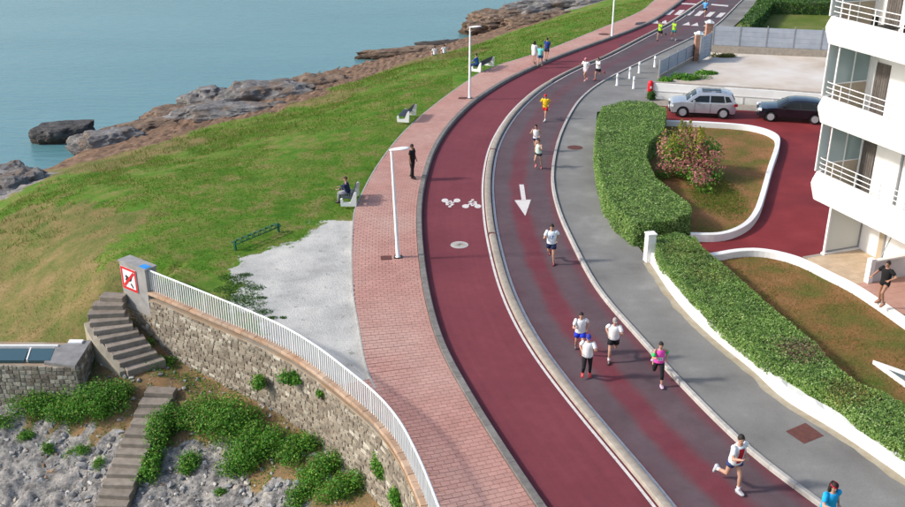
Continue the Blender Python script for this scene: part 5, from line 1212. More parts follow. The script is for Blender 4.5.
MB().box((0,-.56,.62), (.24,.22,1.04)).build('post', BW_, dv, local=True); MB().box((0,.55,1.02), (.2,2.0,.06)).build('coping', BW_, dv, local=True)
# ------------------------------------------------------------------ parked cars
def paintmat(name, c, metal=.3, rough=.25):
    m, nn, ll, bs = nt(name); bs.inputs['Base Color'].default_value = c4(c); bs.inputs['Metallic'].default_value = metal; bs.inputs['Roughness'].default_value = rough
    bs.inputs['Coat Weight'].default_value = .6; bs.inputs['Coat Roughness'].default_value = .06
    n = noise_n(nn, ll, nn.new('ShaderNodeNewGeometry').outputs['Position'], 3, 3); col = ramp_n(nn, ll, n, [(.3, tuple(x*.93 for x in c)), (.7, c)]); ll.new(col, bs.inputs['Base Color']); return m
M['lightglass'] = glassmat('headlamp', (.65,.68,.70), .1, 1.0); M['tail'] = glassmat('tail lamp', (.35,.01,.012), .15, 1.0)
def car(label, loc, rz, L, Wd, prof, belt, roof, paint, cladding, wheels, wr, side_glass, wind, rearw, sunroof=None, rails=False):
    """silhouette extruded across the car, cut into a grid, then drawn in towards roof and ends"""
    r = thing('parked_car', label, 'car', loc, rz, 'cars parked by the white wall')
    def half(x, z):
        e = 1 - .10*max(0, (abs(x)/(L/2))-.72)/.28*max(0, (abs(x)/(L/2))-.72)/.28*1.6
        g = 1 - .03*max(0, (.55-z)/.3) if z < belt else 1 - .24*((z-belt)/(roof-belt))**1.1
        return Wd/2*e*g
    pts = []
    for x, z in prof: pts.append((x, z))
    bot = []
    for wx in sorted(wheels, reverse=True):             # arches, walking from the nose to the tail along the sill
        for k in range(13):
            a = math.pi*k/12; bot.append((wx+math.cos(a)*(wr+.055), max(.24, wr+math.sin(a)*(wr+.055))))
    bm = bmesh.new(); ring = pts + bot
    vs = [bm.verts.new((x, 0, z)) for x, z in ring]
    f = bm.faces.new(vs); ex = bmesh.ops.extrude_face_region(bm, geom=[f]); top = [g for g in ex['geom'] if isinstance(g, bmesh.types.BMVert)]
    for v in bm.verts: v.co.y = -1
    for v in top: v.co.y = 1
    for z in (.42,.55,.7,.82,belt-.06,belt,(belt+roof)/2,belt+.82*(roof-belt)): bmesh.ops.bisect_plane(bm, geom=bm.verts[:]+bm.edges[:]+bm.faces[:], plane_co=(0,0,z), plane_no=(0,0,1))
    for x in np.linspace(-L/2+.15, L/2-.15, 11): bmesh.ops.bisect_plane(bm, geom=bm.verts[:]+bm.edges[:]+bm.faces[:], plane_co=(x,0,0), plane_no=(1,0,0))
    for y in (-.85,-.5,0,.5,.85): bmesh.ops.bisect_plane(bm, geom=bm.verts[:]+bm.edges[:]+bm.faces[:], plane_co=(0,y,0), plane_no=(0,1,0))
    for v in bm.verts:
        s = v.co.y; z = v.co.z; x = v.co.x; 
        if abs(s) > .95 and z > belt+.02: pass
        v.co.y = s*half(x, z)
        if z > belt-.1: v.co.z -= .055*(s*s)*(1 if abs(s) > .8 else .35)     # crowned roof and bonnet
        v.co.x *= 1 - .035*s*s*(abs(x)/(L/2))**6
    bmesh.ops.recalc_face_normals(bm, faces=bm.faces); me = bpy.data.meshes.new('body'); bm.to_mesh(me); bm.free(); me.materials.append(paint)
    body = link('body', me, r); bv3 = body.modifiers.new('soft edges', 'BEVEL'); bv3.width = .03; bv3.segments = 2; bv3.limit_method = 'ANGLE'; bv3.angle_limit = RAD(32)
    me.polygons.foreach_set('use_smooth', [True]*len(me.polygons)); wnm = body.modifiers.new('normals', 'WEIGHTED_NORMAL')
    def side(poly, name, m, out=.012, parent=r):
        for s in (-1, 1):
            vs = []
            for x, z in poly: vs.append((x, s*(half(x, z)+out), z-.05*(1 if z > belt else 0)))
            inn_ = [(x, y-s*.03, z) for x, y, z in vs]; n = len(vs)
            MB().add(vs+inn_, [tuple(range(n)), tuple(range(n, 2*n))[::-1]] + [(i, (i+1) % n, n+(i+1) % n, n+i) for i in range(n)]).build(name, m, parent, local=True)
    for g in side_glass: side(g, 'side_window', M['glass'])
    def across(a, b, name, m, wa, wb, out=.018):
        (xa, za), (xb, zb) = a, b; d = Vector((xb-xa, 0, zb-za)).normalized(); nrm = Vector((-d.z, 0, d.x)); nrm = nrm if nrm.z > 0 else -nrm; vs = []
        for k in range(5):
            t = k/4; x, z = xa+(xb-xa)*t, za+(zb-za)*t; w = (wa+(wb-wa)*t)
            for j in range(7):
                s = -1+j/3; vs.append(Vector((x, s*w, z-.045*s*s)) + nrm*out)
        F = [(k*7+j, k*7+j+1, (k+1)*7+j+1, (k+1)*7+j) for k in range(4) for j in range(6)]
        MB().add(vs, F).build(name, m, r, local=True, smooth=True)
    across(*wind[0], 'windscreen', M['glass'], *wind[1]); across(*rearw[0], 'rear_window', M['glass'], *rearw[1])
    if sunroof: across(*sunroof[0], 'glass_roof', M['glass'], *sunroof[1])
    if cladding: side([(-L/2+.12,.24),(L/2-.15,.24),(L/2-.15,.34),(-L/2+.12,.34)], 'sill_trim', M['black'], .004)
    nose, tail = L/2, -L/2
    for s in (-1, 1):
        MB().box((nose-.16, s*Wd*.385, .74), (.26,.26,.13), s*-.35).build('headlight', M['lightglass'], r, local=True)
        MB().box((tail+.13, s*Wd*.40, .90), (.24,.26,.16), s*.25).build('tail_light', M['tail'], r, local=True)
        mr = MB().loft([[(.62+dx, s*(Wd/2+.02+dy), belt+.06+dz) for dx, dy, dz in ((-.06,s*0,-.06),(.06,0,-.06),(.05,0,.06),(-.06,0,.06))]] + [[(.60+dx, s*(Wd/2+.20), belt+.07+dz) for dx, dz in ((-.05,-.06),(.05,-.05),(.04,.06),(-.05,.07))]]).build('wing_mirror', paint, r, local=True)
        for hx in (.02, -.95): MB().box((hx, s*(half(hx, .86)+.012), belt-.12), (.17,.03,.03)).build('door_handle', paint if not cladding else M['chrome'], r, local=True)
        if rails: MB().tube([(-1.35, s*.56, roof-.01), (-1.25, s*.56, roof+.04), (.25, s*.55, roof+.03), (.4, s*.55, roof-.04)], .018, 6).build('roof_rail', M['alu'], r, local=True)
        for dx in (.55, -.42): MB().box((dx, s*(half(dx, .6)+.003), (belt+.3)/2), (.012,.012,belt-.42)).build('door_gap', M['black'], r, local=True)
    MB().box((nose-.035, 0, .66), (.08, Wd*.50, .16)).build('grille', M['black'], r, local=True); MB().box((nose-.03, 0, .38), (.09, Wd*.72, .13)).build('bumper_intake', M['black'], r, local=True)
    MB().box((nose+.015, 0, .50), (.02,.5,.11)).build('number_plate', M['white'], r, local=True); MB().box((tail-.01, 0, .78), (.03,.5,.11)).build('number_plate', M['white'], r, local=True)
    for wx in wheels:
        for s in (-1, 1):
            wc = Vector((wx, s*(Wd/2-.13), wr)); Rx = Matrix.Rotation(RAD(90), 3, 'X')
            w = MB().lathe([(wr*.62,-.10),(wr*.9,-.105),(wr,-.07),(wr,.07),(wr*.9,.105),(wr*.62,.10)], wc, 28, Rx).build('wheel', M['rubber'], r, True, True)
            rim = MB(); rim.lathe([(.0,-.03),(wr*.30,-.03),(wr*.30,.03),(.0,.03)], wc+Vector((0,s*.075,0)), 14, Rx)
            for k in range(5):
                a = 2*math.pi*k/5+.3; d = Vector((math.cos(a), 0, math.sin(a))); n = Vector((-d.z, 0, d.x)); c = wc+Vector((0, s*.085, 0))
                rim.add([c+d*.03+n*.05, c+d*wr*.63+n*.035, c+d*wr*.63-n*.035, c+d*.03-n*.05] + [q-Vector((0,s*.04,0)) for q in (c+d*.03+n*.05, c+d*wr*.63+n*.035, c+d*wr*.63-n*.035, c+d*.03-n*.05)], [(0,1,2,3),(4,7,6,5),(0,4,5,1),(2,6,7,3),(1,5,6,2)])
            rim.lathe([(wr*.58,-.03),(wr*.66,-.03),(wr*.66,.03),(wr*.58,.03)], wc+Vector((0,s*.08,0)), 24, Rx)
            rim.build('rim', M['chrome'], w, local=True)
    MB().box((0,0,.28), (L*.82, Wd*.7, .12)).build('underbody', M['black'], r, local=True)
    return r
silver = paintmat('silver paint', (.50,.52,.55), .55, .3); blackp = paintmat('blue-black paint', (.008,.010,.016), .2, .2)
a, b = G(678.5,117,.13), G(726,119,.13); mid = (a+b)/2; d = a-b; ang = math.atan2(d.y, d.x); n = Vector((math.sin(ang), -math.cos(ang), 0)); n = n if n.y > 0 else -n
car('silver compact SUV with dark windows parked by the white wall', (mid.x+n.x*.78, mid.y+n.y*.78, .135), ang, 4.18, 1.78,
    [(-2.0,.28),(-2.07,.42),(-2.09,.62),(-2.05,.90),(-2.0,1.03),(-1.86,1.34),(-1.72,1.56),(-1.45,1.63),(-.6,1.665),(.1,1.645),(.45,1.58),(.78,1.35),(1.08,1.09),(1.5,1.05),(1.88,.97),(2.03,.86),(2.08,.62),(2.06,.42),(1.98,.26)],
    1.06, 1.66, silver, True, (-1.27, 1.25), .345,
    [[(-.40,1.10),(-.40,1.50),(-1.20,1.50),(-1.30,1.10)], [(-.33,1.10),(-.33,1.50),(.30,1.47),(.86,1.10)], [(-1.36,1.12),(-1.27,1.48),(-1.52,1.46),(-1.72,1.16)]],
    (((.48,1.57),(1.06,1.11)), (.62,.74)), (((-2.00,1.08),(-1.78,1.52)), (.70,.60)), (((-1.05,1.66),(.12,1.655)), (.50,.52)), True)
a, b = G(770,121.5,.13), G(816.5,124.5,.13); d = (a-b).normalized(); ang = math.atan2(d.y, d.x); n = Vector((-d.y, d.x, 0)); n = n if n.y > 0 else -n; mid = a - d*1.32
car('black hatchback half hidden behind the white balcony', (mid.x+n.x*.78, mid.y+n.y*.78, .135), ang, 4.3, 1.80,
    [(-2.05,.28),(-2.13,.42),(-2.15,.66),(-2.09,.93),(-1.98,1.04),(-1.74,1.30),(-1.42,1.42),(-.7,1.47),(-.1,1.46),(.30,1.38),(.66,1.17),(1.02,.97),(1.5,.92),(1.92,.83),(2.09,.70),(2.15,.52),(2.12,.36),(2.02,.24)],
    .96, 1.47, blackp, False, (-1.32, 1.32), .325,
    [[(-.42,1.00),(-.42,1.32),(-1.10,1.30),(-1.35,1.02)], [(-.35,1.00),(-.35,1.32),(.18,1.29),(.72,1.00)], [(-1.42,1.04),(-1.20,1.28),(-1.45,1.24),(-1.66,1.08)]],
    (((.34,1.365),(.98,.995)), (.60,.74)), (((-1.95,1.08),(-1.48,1.38)), (.66,.58)))
# ------------------------------------------------------------------ people
SKIN = [mat('skin', (.42,.235,.165), (.50,.29,.21), .6, 6), mat('tanned skin', (.30,.15,.095), (.36,.19,.125), .6, 6)]
CL = {}
def cloth(c):
    if c not in CL: CL[c] = mat('cloth %d' % len(CL), tuple(x*.88 for x in c), c, .9, 5, .6, 14, local=True)
    return CL[c]
HAIRC = {'dark': mat('dark hair', (.015,.011,.009), (.03,.022,.017), .7, 20), 'brown': mat('brown hair', (.06,.035,.02), (.09,.055,.03), .7, 20), 'grey': mat('grey hair', (.20,.18,.17), (.28,.26,.24), .7, 20)}
EYE = mat('eye', (.02,.015,.012), (.03,.02,.02), .3, 5); LIP = mat('lips', (.34,.12,.10), (.38,.14,.12), .5, 5)
def V3(*a): return Vector(a)
def person(label, loc, face, pose, look, h=1.72, group=None, voxel=.014, root_z=None, cat='person'):
    """face = heading angle (direction the chest points, from +x); pose in degrees; local +y is forward"""
    g = lambda k, d=0.0: pose.get(k, d); lean = RAD(g('lean', 6)); tw = RAD(g('twist', 0)); sp = V3(0, math.sin(lean), math.cos(lean))
    hip = V3(0,0,0); X = V3(math.cos(tw), math.sin(tw), 0); fwd = sp.cross(V3(1,0,0)); fwd = V3(0, math.cos(lean), -math.sin(lean))
    sh = hip+sp*.475; nb = hip+sp*.515; nl = RAD(g('neck', g('lean', 6)*.3)); hy = RAD(g('look', 0)); nd = V3(0, math.sin(nl), math.cos(nl)); hc = nb+nd*.165
    HM = Matrix.Rotation(hy, 3, 'Z') @ Matrix.Rotation(-RAD(g('nod', 8)), 3, 'X')
    J = {}
    for s, k in ((-1,'l'), (1,'r')):
        b, c, e, i = RAD(g('b'+k, 0)), RAD(g('c'+k, 10)), RAD(g('e'+k, 15)), g('i'+k, .1)
        S = sh+X*s*.185; ud = V3(s*math.sin(c), math.sin(b)*math.cos(c), -math.cos(b)*math.cos(c)); E = S+ud*.285
        fd = V3(s*math.sin(c)*.5-s*i, math.sin(b+e), -math.cos(b+e)).normalized(); Wp = E+fd*.25; J['S'+k], J['E'+k], J['W'+k], J['F'+k] = S, E, Wp, fd
        a, kn, ab = RAD(g('a'+k, 0)), RAD(g('k'+k, 4)), RAD(g('ab'+k, 3)); Hp = hip+V3(s*.092,0,-.03); td = V3(s*math.sin(ab), math.sin(a), -math.cos(a)).normalized(); K = Hp+td*.425
        q = a-kn; sd_ = V3(s*math.sin(ab)*.4, math.sin(q), -math.cos(q)).normalized(); A = K+sd_*.415; fp = q+RAD(g('f'+k, 0)); ft = V3(s*.12, math.cos(fp), math.sin(fp)).normalized(); up = (V3(0, -math.sin(fp), math.cos(fp)))
        J['H'+k], J['K'+k], J['A'+k], J['T'+k], J['U'+k] = Hp, K, A, ft, up
    low = min(min((J['A'+k]-J['U'+k]*.075).z, (J['A'+k]+J['T'+k]*.17-J['U'+k]*.075).z) for k in 'lr')
    off = V3(0,0,-low) if root_z is None else V3(0,0,root_z)
    sc = h/1.745; T = lambda p: (p+off)*sc
    r = thing('person', label, cat, loc, face-math.pi/2, group)
    def ring(c, rx, ry, ax, ay, n=12): return [T(c+ax*rx*math.cos(2*math.pi*k/n)+ay*ry*math.sin(2*math.pi*k/n)) for k in range(n)]
    def trunk(mb, rows, grow=0.0, n=14):
        rs = []
        for z, rx, ry in rows:
            ax = V3(1,0,0).lerp(X, min(1, max(0, z/.45))).normalized(); rs.append(ring(hip+sp*z, rx+grow, ry+grow, ax, fwd, n))
        return mb.loft(rs)
    def limb(mb, pts, rad, seg=10): return mb.tube([T(p) for p in pts], [q*sc for q in rad], seg)
    fem = look.get('fem', False); cw = .155 if fem else .17; hwid = .165 if fem else .155
    body = MB(); trunk(body, [(-.10,.08,.08),(-.06,hwid-.02,.105),(.03,hwid,.115),(.15,.125 if fem else .135,.098),(.30,cw-.012,.115),(.41,cw,.108),(.48,.125,.085),(.52,.06,.06)])
    limb(body, [nb-sp*.05, nb+nd*.02, hc-nd*.03], [.066,.056,.052])
    body.ball(T(hc), (.076*sc,.094*sc,.118*sc), HM, 12, 9); body.ball(T(hc+HM@V3(0,.035,-.055)), (.056*sc,.056*sc,.060*sc), HM)
    body.ball(T(hc+HM@V3(0,.098,-.012)), (.014*sc,.02*sc,.024*sc), HM, 8, 5)
    for s in (-1, 1): body.ball(T(hc+HM@V3(s*.078,-.005,-.008)), (.012*sc,.022*sc,.032*sc), HM, 8, 5)
    for k, s in (('l',-1), ('r',1)):
        body.ball(T(J['S'+k]-X*s*.008), .052*sc); limb(body, [J['S'+k], J['S'+k].lerp(J['E'+k], .45), J['E'+k]], [.050,.047,.040]); body.ball(T(J['E'+k]), .041*sc)
        limb(body, [J['E'+k], J['E'+k].lerp(J['W'+k], .3), J['W'+k]], [.040,.042,.027])
        limb(body, [J['H'+k]+V3(0,0,.02), J['H'+k].lerp(J['K'+k], .35), J['K'+k]], [.088,.080,.055]); body.ball(T(J['K'+k]), .056*sc)
        limb(body, [J['K'+k], J['K'+k].lerp(J['A'+k], .3), J['A'+k].lerp(J['K'+k], .1), J['A'+k]], [.052,.055,.034,.036])
        limb(body, [J['A'+k]-J['T'+k]*.05-J['U'+k]*.03, J['A'+k]+J['T'+k]*.06-J['U'+k]*.035, J['A'+k]+J['T'+k]*.15-J['U'+k]*.05], [.036,.038,.028])
        # hand: palm and five fingers, loosely curled
        fd = J['F'+k]; Wp = J['W'+k]; sd = V3(s,0,0); sd = (sd-fd*sd.dot(fd)).normalized(); pn = fd.cross(sd)*s; curl = g('curl'+k, 45)
        pc = Wp+fd*.05; body.loft([[T(Wp+fd*z+pn.cross(fd)*x*w+pn*y*.015) for x, y in ((-1,-1),(1,-1),(1,1),(-1,1))] for z, w in ((-.01,.022),(.04,.038),(.085,.040))])
        wd = pn.cross(fd)
        for q, ln in ((-.030,.060),(-.010,.075),(.010,.080),(.030,.070)):
            p0 = Wp+fd*.075+wd*q; a1 = RAD(curl*.5); a2 = RAD(curl*1.4); d1_ = fd*math.cos(a1)-pn*s*0+pn*math.sin(a1)*(-1); d2_ = fd*math.cos(a2)-pn*math.sin(a2)
            limb(body, [p0, p0+d1_*ln*.5, p0+d1_*ln*.5+d2_*ln*.5], [.0098,.0095,.008], 6)
        th = Wp+fd*.025+wd*-.034; limb(body, [th, th+(fd*.6-wd*.6).normalized()*.035, th+(fd*.6-wd*.6).normalized()*.035+fd*.035], [.013,.011,.009], 6)
    bo = body.build('body', SKIN[look.get('skin', 0)], r, True, True, fix=False)
    md = bo.modifiers.new('one skin', 'REMESH'); md.mode = 'VOXEL'; md.voxel_size = voxel*sc; md.use_smooth_shade = True
    sm = bo.modifiers.new('soften', 'SMOOTH'); sm.factor = .5; sm.iterations = 3
    # --- clothes
    top, tc = look.get('top', 'tee'), look.get('topc', (.75,.75,.75)); hem = look.get('hem', -.07)
    if top:
        mb = MB(); loose = .052 if top in ('tee','long') else .026
        rows = [(hem,hwid+.012,.125),(.03,hwid+.01,.125),(.15,.145 if fem else .155,.12),(.30,cw+.008,.125),(.42,cw+.012,.115),(.475,.135 if top != 'tank' else .115,.088),(.515,.068,.062)]
        if hem < -.2: rows.insert(0, (hem, hwid+.06, .17)); rows[1] = (-.07, hwid+.02, .14)
        rs = []
        for z, rx, ry in rows:
            ax = V3(1,0,0).lerp(X, min(1, max(0, z/.45))).normalized(); rs.append(ring(hip+sp*z if z > 0 else hip+V3(0, 0, z), rx+loose*.5, ry+loose*.5, ax, fwd if z > 0 else V3(0,1,0), 16))
        mb.loft(rs, cap=True)
        for k in 'lr':
            if top == 'tank': continue
            S, E, Wp = J['S'+k], J['E'+k], J['W'+k]; inn_ = S.lerp(sh, .35)
            if top == 'tee': limb(mb, [inn_, S, S.lerp(E, .4), S.lerp(E, .72)], [.072,.075,.072,.074], 12); mb.ball(T(S), .073*sc)
            else: limb(mb, [inn_, S, E, Wp.lerp(E, .08)], [.07,.074,.056,.040], 12); mb.ball(T(E), .056*sc)
        o = mb.build('shirt', cloth(tc), r, True, True)
        ss = o.modifiers.new('soft', 'SUBSURF'); ss.levels = 1; ss.render_levels = 1
        if look.get('panel'):
            w_, c_ = look['panel']; rs = []
            for z, rx, ry in rows[1:6]: 
                ctr = hip+sp*z; rs.append([T(ctr+X*dx+fwd*((ry+loose*.5)*math.sqrt(max(.05, 1-(dx/(rx+loose*.5))**2))+.006)) for dx in (-w_/2, -w_/6, w_/6, w_/2)])
            MB().loft(rs, False, False).build('front_panel', cloth(c_), o, True, True)
        if look.get('bib'):
            rs = []
            for z in (.12,.19,.26): rs.append([T(hip+sp*z+X*dx+fwd*(.14-1.1*dx*dx)) for dx in (-.10,-.04,.04,.10)])
            MB().loft(rs, False, False).build('race_bib', cloth((.78,.78,.78)), o, True, True)
            rs = [[T(hip+sp*z+X*dx+fwd*.146) for dx in (-.05,-.03)] for z in (.16,.22)]; rs2 = [[T(hip+sp*z+X*dx+fwd*.147) for dx in (.01,.05)] for z in (.17,.21)]
            MB().loft(rs, False, False).loft(rs2, False, False).build('race_number', cloth((.05,.05,.06)), o, True, True)
        if look.get('print'):
            cu = bpy.data.curves.new('print', 'FONT'); cu.body = look['print']; cu.size = .22; cu.align_x = 'CENTER'; cu.extrude = .004; po = bpy.data.objects.new('print', cu); COL.objects.link(po)
            dg = bpy.context.evaluated_depsgraph_get(); pm = bpy.data.meshes.new_from_object(po.evaluated_get(dg)); bpy.data.objects.remove(po)
            MM = Matrix(((-X.x, sp.x, fwd.x, 0), (-X.y, sp.y, fwd.y, 0), (-X.z, sp.z, fwd.z, 0), (0,0,0,1))); org = T(hip+sp*.22+fwd*.150)
            for v in pm.vertices: v.co = org + (MM.to_3x3() @ v.co)*sc
            pm.materials.clear(); pm.materials.append(cloth(look.get('printc', (.03,.10,.45)))); link('chest_print', pm, o)
    leg, lc = look.get('leg', 'shorts'), look.get('legc', (.02,.02,.025))
    if leg:
        mb = MB(); trunk(mb, [(-.085,hwid-.005,.115),(-.02,hwid+.012,.128),(.06,hwid+.006,.122)], 0, 16)
        fr_ = {'shorts': .52, 'short': .30, 'capri': 1.0, 'leggings': 1.0, 'trousers': 1.0}[leg]; lo_ = {'shorts':.030,'short':.026,'capri':.008,'leggings':.008,'trousers':.026}[leg]
        for k in 'lr':
            Hp, K, A = J['H'+k], J['K'+k], J['A'+k]
            if leg in ('shorts','short'): limb(mb, [Hp+V3(0,0,.0), Hp.lerp(K, fr_*.5), Hp.lerp(K, fr_)], [.094+lo_*.4,.092+lo_*.6,.080+lo_], 12)
            else:
                end = A.lerp(K, .06) if leg != 'capri' else K.lerp(A, .45)
                limb(mb, [Hp, Hp.lerp(K, .35), K, K.lerp(end, .35), end], [.092+lo_*.4,.082+lo_,.058+lo_,.056+lo_,(.040 if leg != 'capri' else .052)+lo_], 12); mb.ball(T(K), (.059+lo_)*sc)
        mb.build('trousers' if leg == 'trousers' else ('leggings' if leg in ('leggings','capri') else 'shorts'), cloth(lc), r, True, True)
    if look.get('skirt'):
        MB().loft([ring(hip+V3(0,0,z), rx, ry, V3(1,0,0), V3(0,1,0), 16) for z, rx, ry in ((-.30,.23,.20),(-.15,.20,.165),(.06,.155,.125))]).build('skirt', cloth(look['skirt']), r, True, True)
    for k in 'lr':
        A, ft, up = J['A'+k], J['T'+k], J['U'+k]; sdv = ft.cross(up).normalized(); rs = []
        for t, w, z0, z1 in ((-.085,.030,-.075,-.005),(-.06,.042,-.078,.03),(.0,.044,-.078,.025),(.07,.047,-.078,-.005),(.13,.048,-.076,-.022),(.175,.036,-.072,-.032),(.195,.016,-.066,-.042)):
            c = A+ft*t; rs.append([T(c+sdv*w*x+up*(z0 if y < 0 else z1)+up*(0)) for x, y in ((-1,-1),(1,-1),(1,.1),(.6,1),(-.6,1),(-1,.1))])
        MB().loft(rs).build('shoe', cloth(look.get('shoe', (.6,.6,.6))), r, True, True)
        if look.get('sock'): limb(MB(), [A-V3(0,0,.02), A.lerp(J['K'+k], .12), A.lerp(J['K'+k], .28)], [.045,.044,.050]).build('sock', cloth(look['sock']), r, True, True)
    # --- head
    hr = look.get('hair', 'dark')
    if hr:
        mb = MB(); rs = []
        for i in range(7):
            th = .02+math.pi*.60*i/6; rr_ = []
            for j in range(16):
                ph = 2*math.pi*j/16; front = max(0, math.sin(ph)); t2 = th*(1-.42*front); rr_.append(T(hc+HM@V3(.085*math.sin(t2)*math.cos(ph), -.006+.104*math.sin(t2)*math.sin(ph), .005+.125*math.cos(t2))))
            rs.append(rr_)
        mb.loft(rs, cap=True)
        ho = mb.build('hair', HAIRC[hr], r, True, True)
        if look.get('tail'): limb(MB(), [hc+HM@V3(0,-.085,.05), hc+HM@V3(0,-.14,.02), hc+HM@V3(.01,-.15,-.10), hc+HM@V3(.02,-.13,-.20)], [.028,.035,.03,.008]).build('ponytail', HAIRC[hr], ho, True, True)
        if look.get('longhair'):
            for s in (-1, 1): limb(MB(), [hc+HM@V3(s*.05,-.04,.07), hc+HM@V3(s*.088,-.02,-.03), hc+HM@V3(s*.085,-.01,-.13), hc+HM@V3(s*.09,.0,-.22)], [.035,.045,.04,.012]).build('lock_of_hair', HAIRC[hr], ho, True, True)
            limb(MB(), [hc+HM@V3(0,-.07,.06), hc+HM@V3(0,-.105,-.06), hc+HM@V3(0,-.10,-.20)], [.06,.065,.02]).build('lock_of_hair', HAIRC[hr], ho, True, True)
    if look.get('cap'):
        rs = []
        for i in range(6):
            th = .02+math.pi*.47*i/5; rs.append([T(hc+HM@V3(.090*math.sin(th)*math.cos(p), -.002+.110*math.sin(th)*math.sin(p), .022+.118*math.cos(th))) for p in [2*math.pi*j/16 for j in range(16)]])
        co = MB().loft(rs).build('cap', cloth(look['cap']), r, True, True)
        MB().loft([[T(hc+HM@V3(x, y, z)) for x, y, z in ((-.07,.07,.036),(0,.105,.042),(.07,.07,.036))], [T(hc+HM@V3(x, y, z)) for x, y, z in ((-.055,.14,.025),(0,.175,.028),(.055,.14,.025))]], False, False).build('visor', cloth(look['cap']), co, local=True)
    if look.get('band'):
        MB().loft([[T(hc+HM@V3(.089*math.cos(p), -.002+.108*math.sin(p), z)) for p in [2*math.pi*j/16 for j in range(16)]] for z in (.045,.085)], False).build('headband', cloth(look['band']), r, True, True)
    for s in (-1, 1): MB().ball(T(hc+HM@V3(s*.030,.086,.012)), .0105*sc, None, 8, 5).build('eye', EYE, r, True, True)
    MB().ball(T(hc+HM@V3(0,.088,-.062)), (.024*sc,.008*sc,.007*sc), HM, 8, 5).build('mouth', LIP, r, True, True)
    if look.get('armband'):
        for k in 'lr': limb(MB(), [J['S'+k].lerp(J['E'+k], .42), J['S'+k].lerp(J['E'+k], .62), J['S'+k].lerp(J['E'+k], .82)], [.066,.082,.066], 12).build('armband', cloth(look['armband']), r, True, True)
    return r
def heading(px, py):
    c = G(px, py, RZ); i = min(range(2, len(road_r)-3), key=lambda i: (road_r[i].to_2d()-c.to_2d()).length); t = road_r[i+2]-road_r[i-2]; return math.atan2(t.y, t.x)
def runpose(p, lean=9, **k):
    """p: which leg leads; arms swing opposite"""
    d = dict(lean=lean, al=38, kl=62, fl=8, ar=-16, kr=22, fr=-12, bl=-42, el=92, cl=18, il=.35, br=28, er=86, cr=16, ir=.45, twist=7)
    if p == 'b': d.update(al=-18, kl=78, fl=-25, ar=20, kr=20, fr=4, bl=34, br=-46, el=86, er=92, twist=-7)
    if p == 'c': d.update(al=24, kl=18, fl=8, ar=-22, kr=84, fr=-28, bl=-40, br=32, twist=8)
    if p == 'd': d.update(al=-8, kl=14, fl=0, ar=32, kr=70, fr=5, bl=30, br=-40, twist=-7)
    d.update(k); return d
WT = (.80,.80,.80); BK = (.015,.015,.018); NAVY = (.018,.028,.085)
RG = 'runners on the road'
def runner(px, py, label, pose, look, h=1.72, dh=0, z=RZ, vox=.016):
    person(label, G(px, py, z), heading(px, py)+RAD(dh)-RAD(20), pose, look, h, RG, vox)
runner(731, 491, 'runner in white shirt with red front panel, nearest on the road', runpose('c', 12, look=-10, al=16, kl=16, ar=-14, kr=58), dict(topc=WT, panel=(.16,(.55,.02,.03)), leg='short', legc=(.03,.05,.16), shoe=(.45,.47,.5), sock=(.75,.75,.75), hair='dark', hem=-.14), 1.98, 12, vox=.012)
runner(822, 538, 'runner in bright blue top and red headband at the bottom edge', runpose('a', 10, nod=14), dict(topc=(.015,.36,.72), leg='leggings', legc=(.015,.30,.62), hair='dark', longhair=True, band=(.55,.02,.06), fem=True, shoe=(.6,.6,.6)), 1.84, 0, vox=.012)
runner(657, 384, 'runner in pink vest with green armbands near the kerb', runpose('c', 8), dict(top='tank', topc=(.90,.09,.48), bib=True, leg='capri', legc=BK, armband=(.05,.62,.16), hair='dark', tail=True, fem=True, shoe=(.62,.45,.62), skin=0), 1.68, 0, vox=.012)
runner(612, 361, 'runner in white tee and black shorts with grey cap, beside the leggings runner', runpose('b', 7), dict(topc=WT, leg='shorts', legc=BK, cap=(.35,.30,.29), hair='grey', shoe=(.05,.05,.05), sock=(.7,.7,.7)), 1.74, 0, vox=.012)
runner(586, 379, 'runner in white tee, black leggings and red shoes', runpose('d', 6), dict(topc=WT, leg='leggings', legc=BK, hair='brown', cap=(.03,.05,.35), fem=True, shoe=(.70,.04,.05), hem=-.12), 1.70, 0, vox=.012)
runner(579, 354, 'runner in white tee and bright blue shorts, behind the leggings runner', runpose('a', 6), dict(topc=WT, leg='shorts', legc=(.02,.05,.62), hair='dark', fem=True, shoe=(.1,.1,.12)), 1.68, 0, vox=.014)
runner(550.5, 264, 'lone runner in white tee with blue print and navy shorts', runpose('c', 4, kr=40, al=10, fr=-10), dict(topc=(.74,.82,.86), print='17', leg='shorts', legc=NAVY, hair='dark', shoe=(.16,.02,.03), skin=0), 1.86, 0, vox=.013)
runner(538, 169, 'runner in pale green and white vest, behind the lone runner', runpose('d', 6), dict(top='tank', topc=(.55,.70,.60), leg='short', legc=(.03,.04,.05), hair='brown', fem=True, shoe=(.5,.15,.15)), 1.68)
runner(535.5, 153, 'runner in white vest overlapping the pale green runner', runpose('a', 6), dict(top='tank', topc=WT, leg='short', legc=NAVY, hair='dark', tail=True, fem=True, shoe=(.6,.6,.6)), 1.70)
runner(545, 120.5, 'runner in yellow tee, red shorts and red cap', runpose('c', 5), dict(topc=(.80,.52,.02), leg='shorts', legc=(.55,.03,.03), cap=(.60,.03,.03), hair='brown', sock=(.7,.7,.7), shoe=(.6,.6,.6)), 1.76)
runner(585, 81.5, 'runner in white tee and pale pink shorts, left of a pair', runpose('a', 4), dict(topc=WT, leg='shorts', legc=(.72,.52,.55), cap=(.60,.25,.27), hair='brown', fem=True, shoe=(.6,.3,.3)), 1.76)
runner(597.5, 80, 'runner in white tee and black shorts, right of a pair', runpose('b', 4), dict(topc=WT, leg='shorts', legc=BK, hair='brown', shoe=(.5,.1,.1)), 1.70)
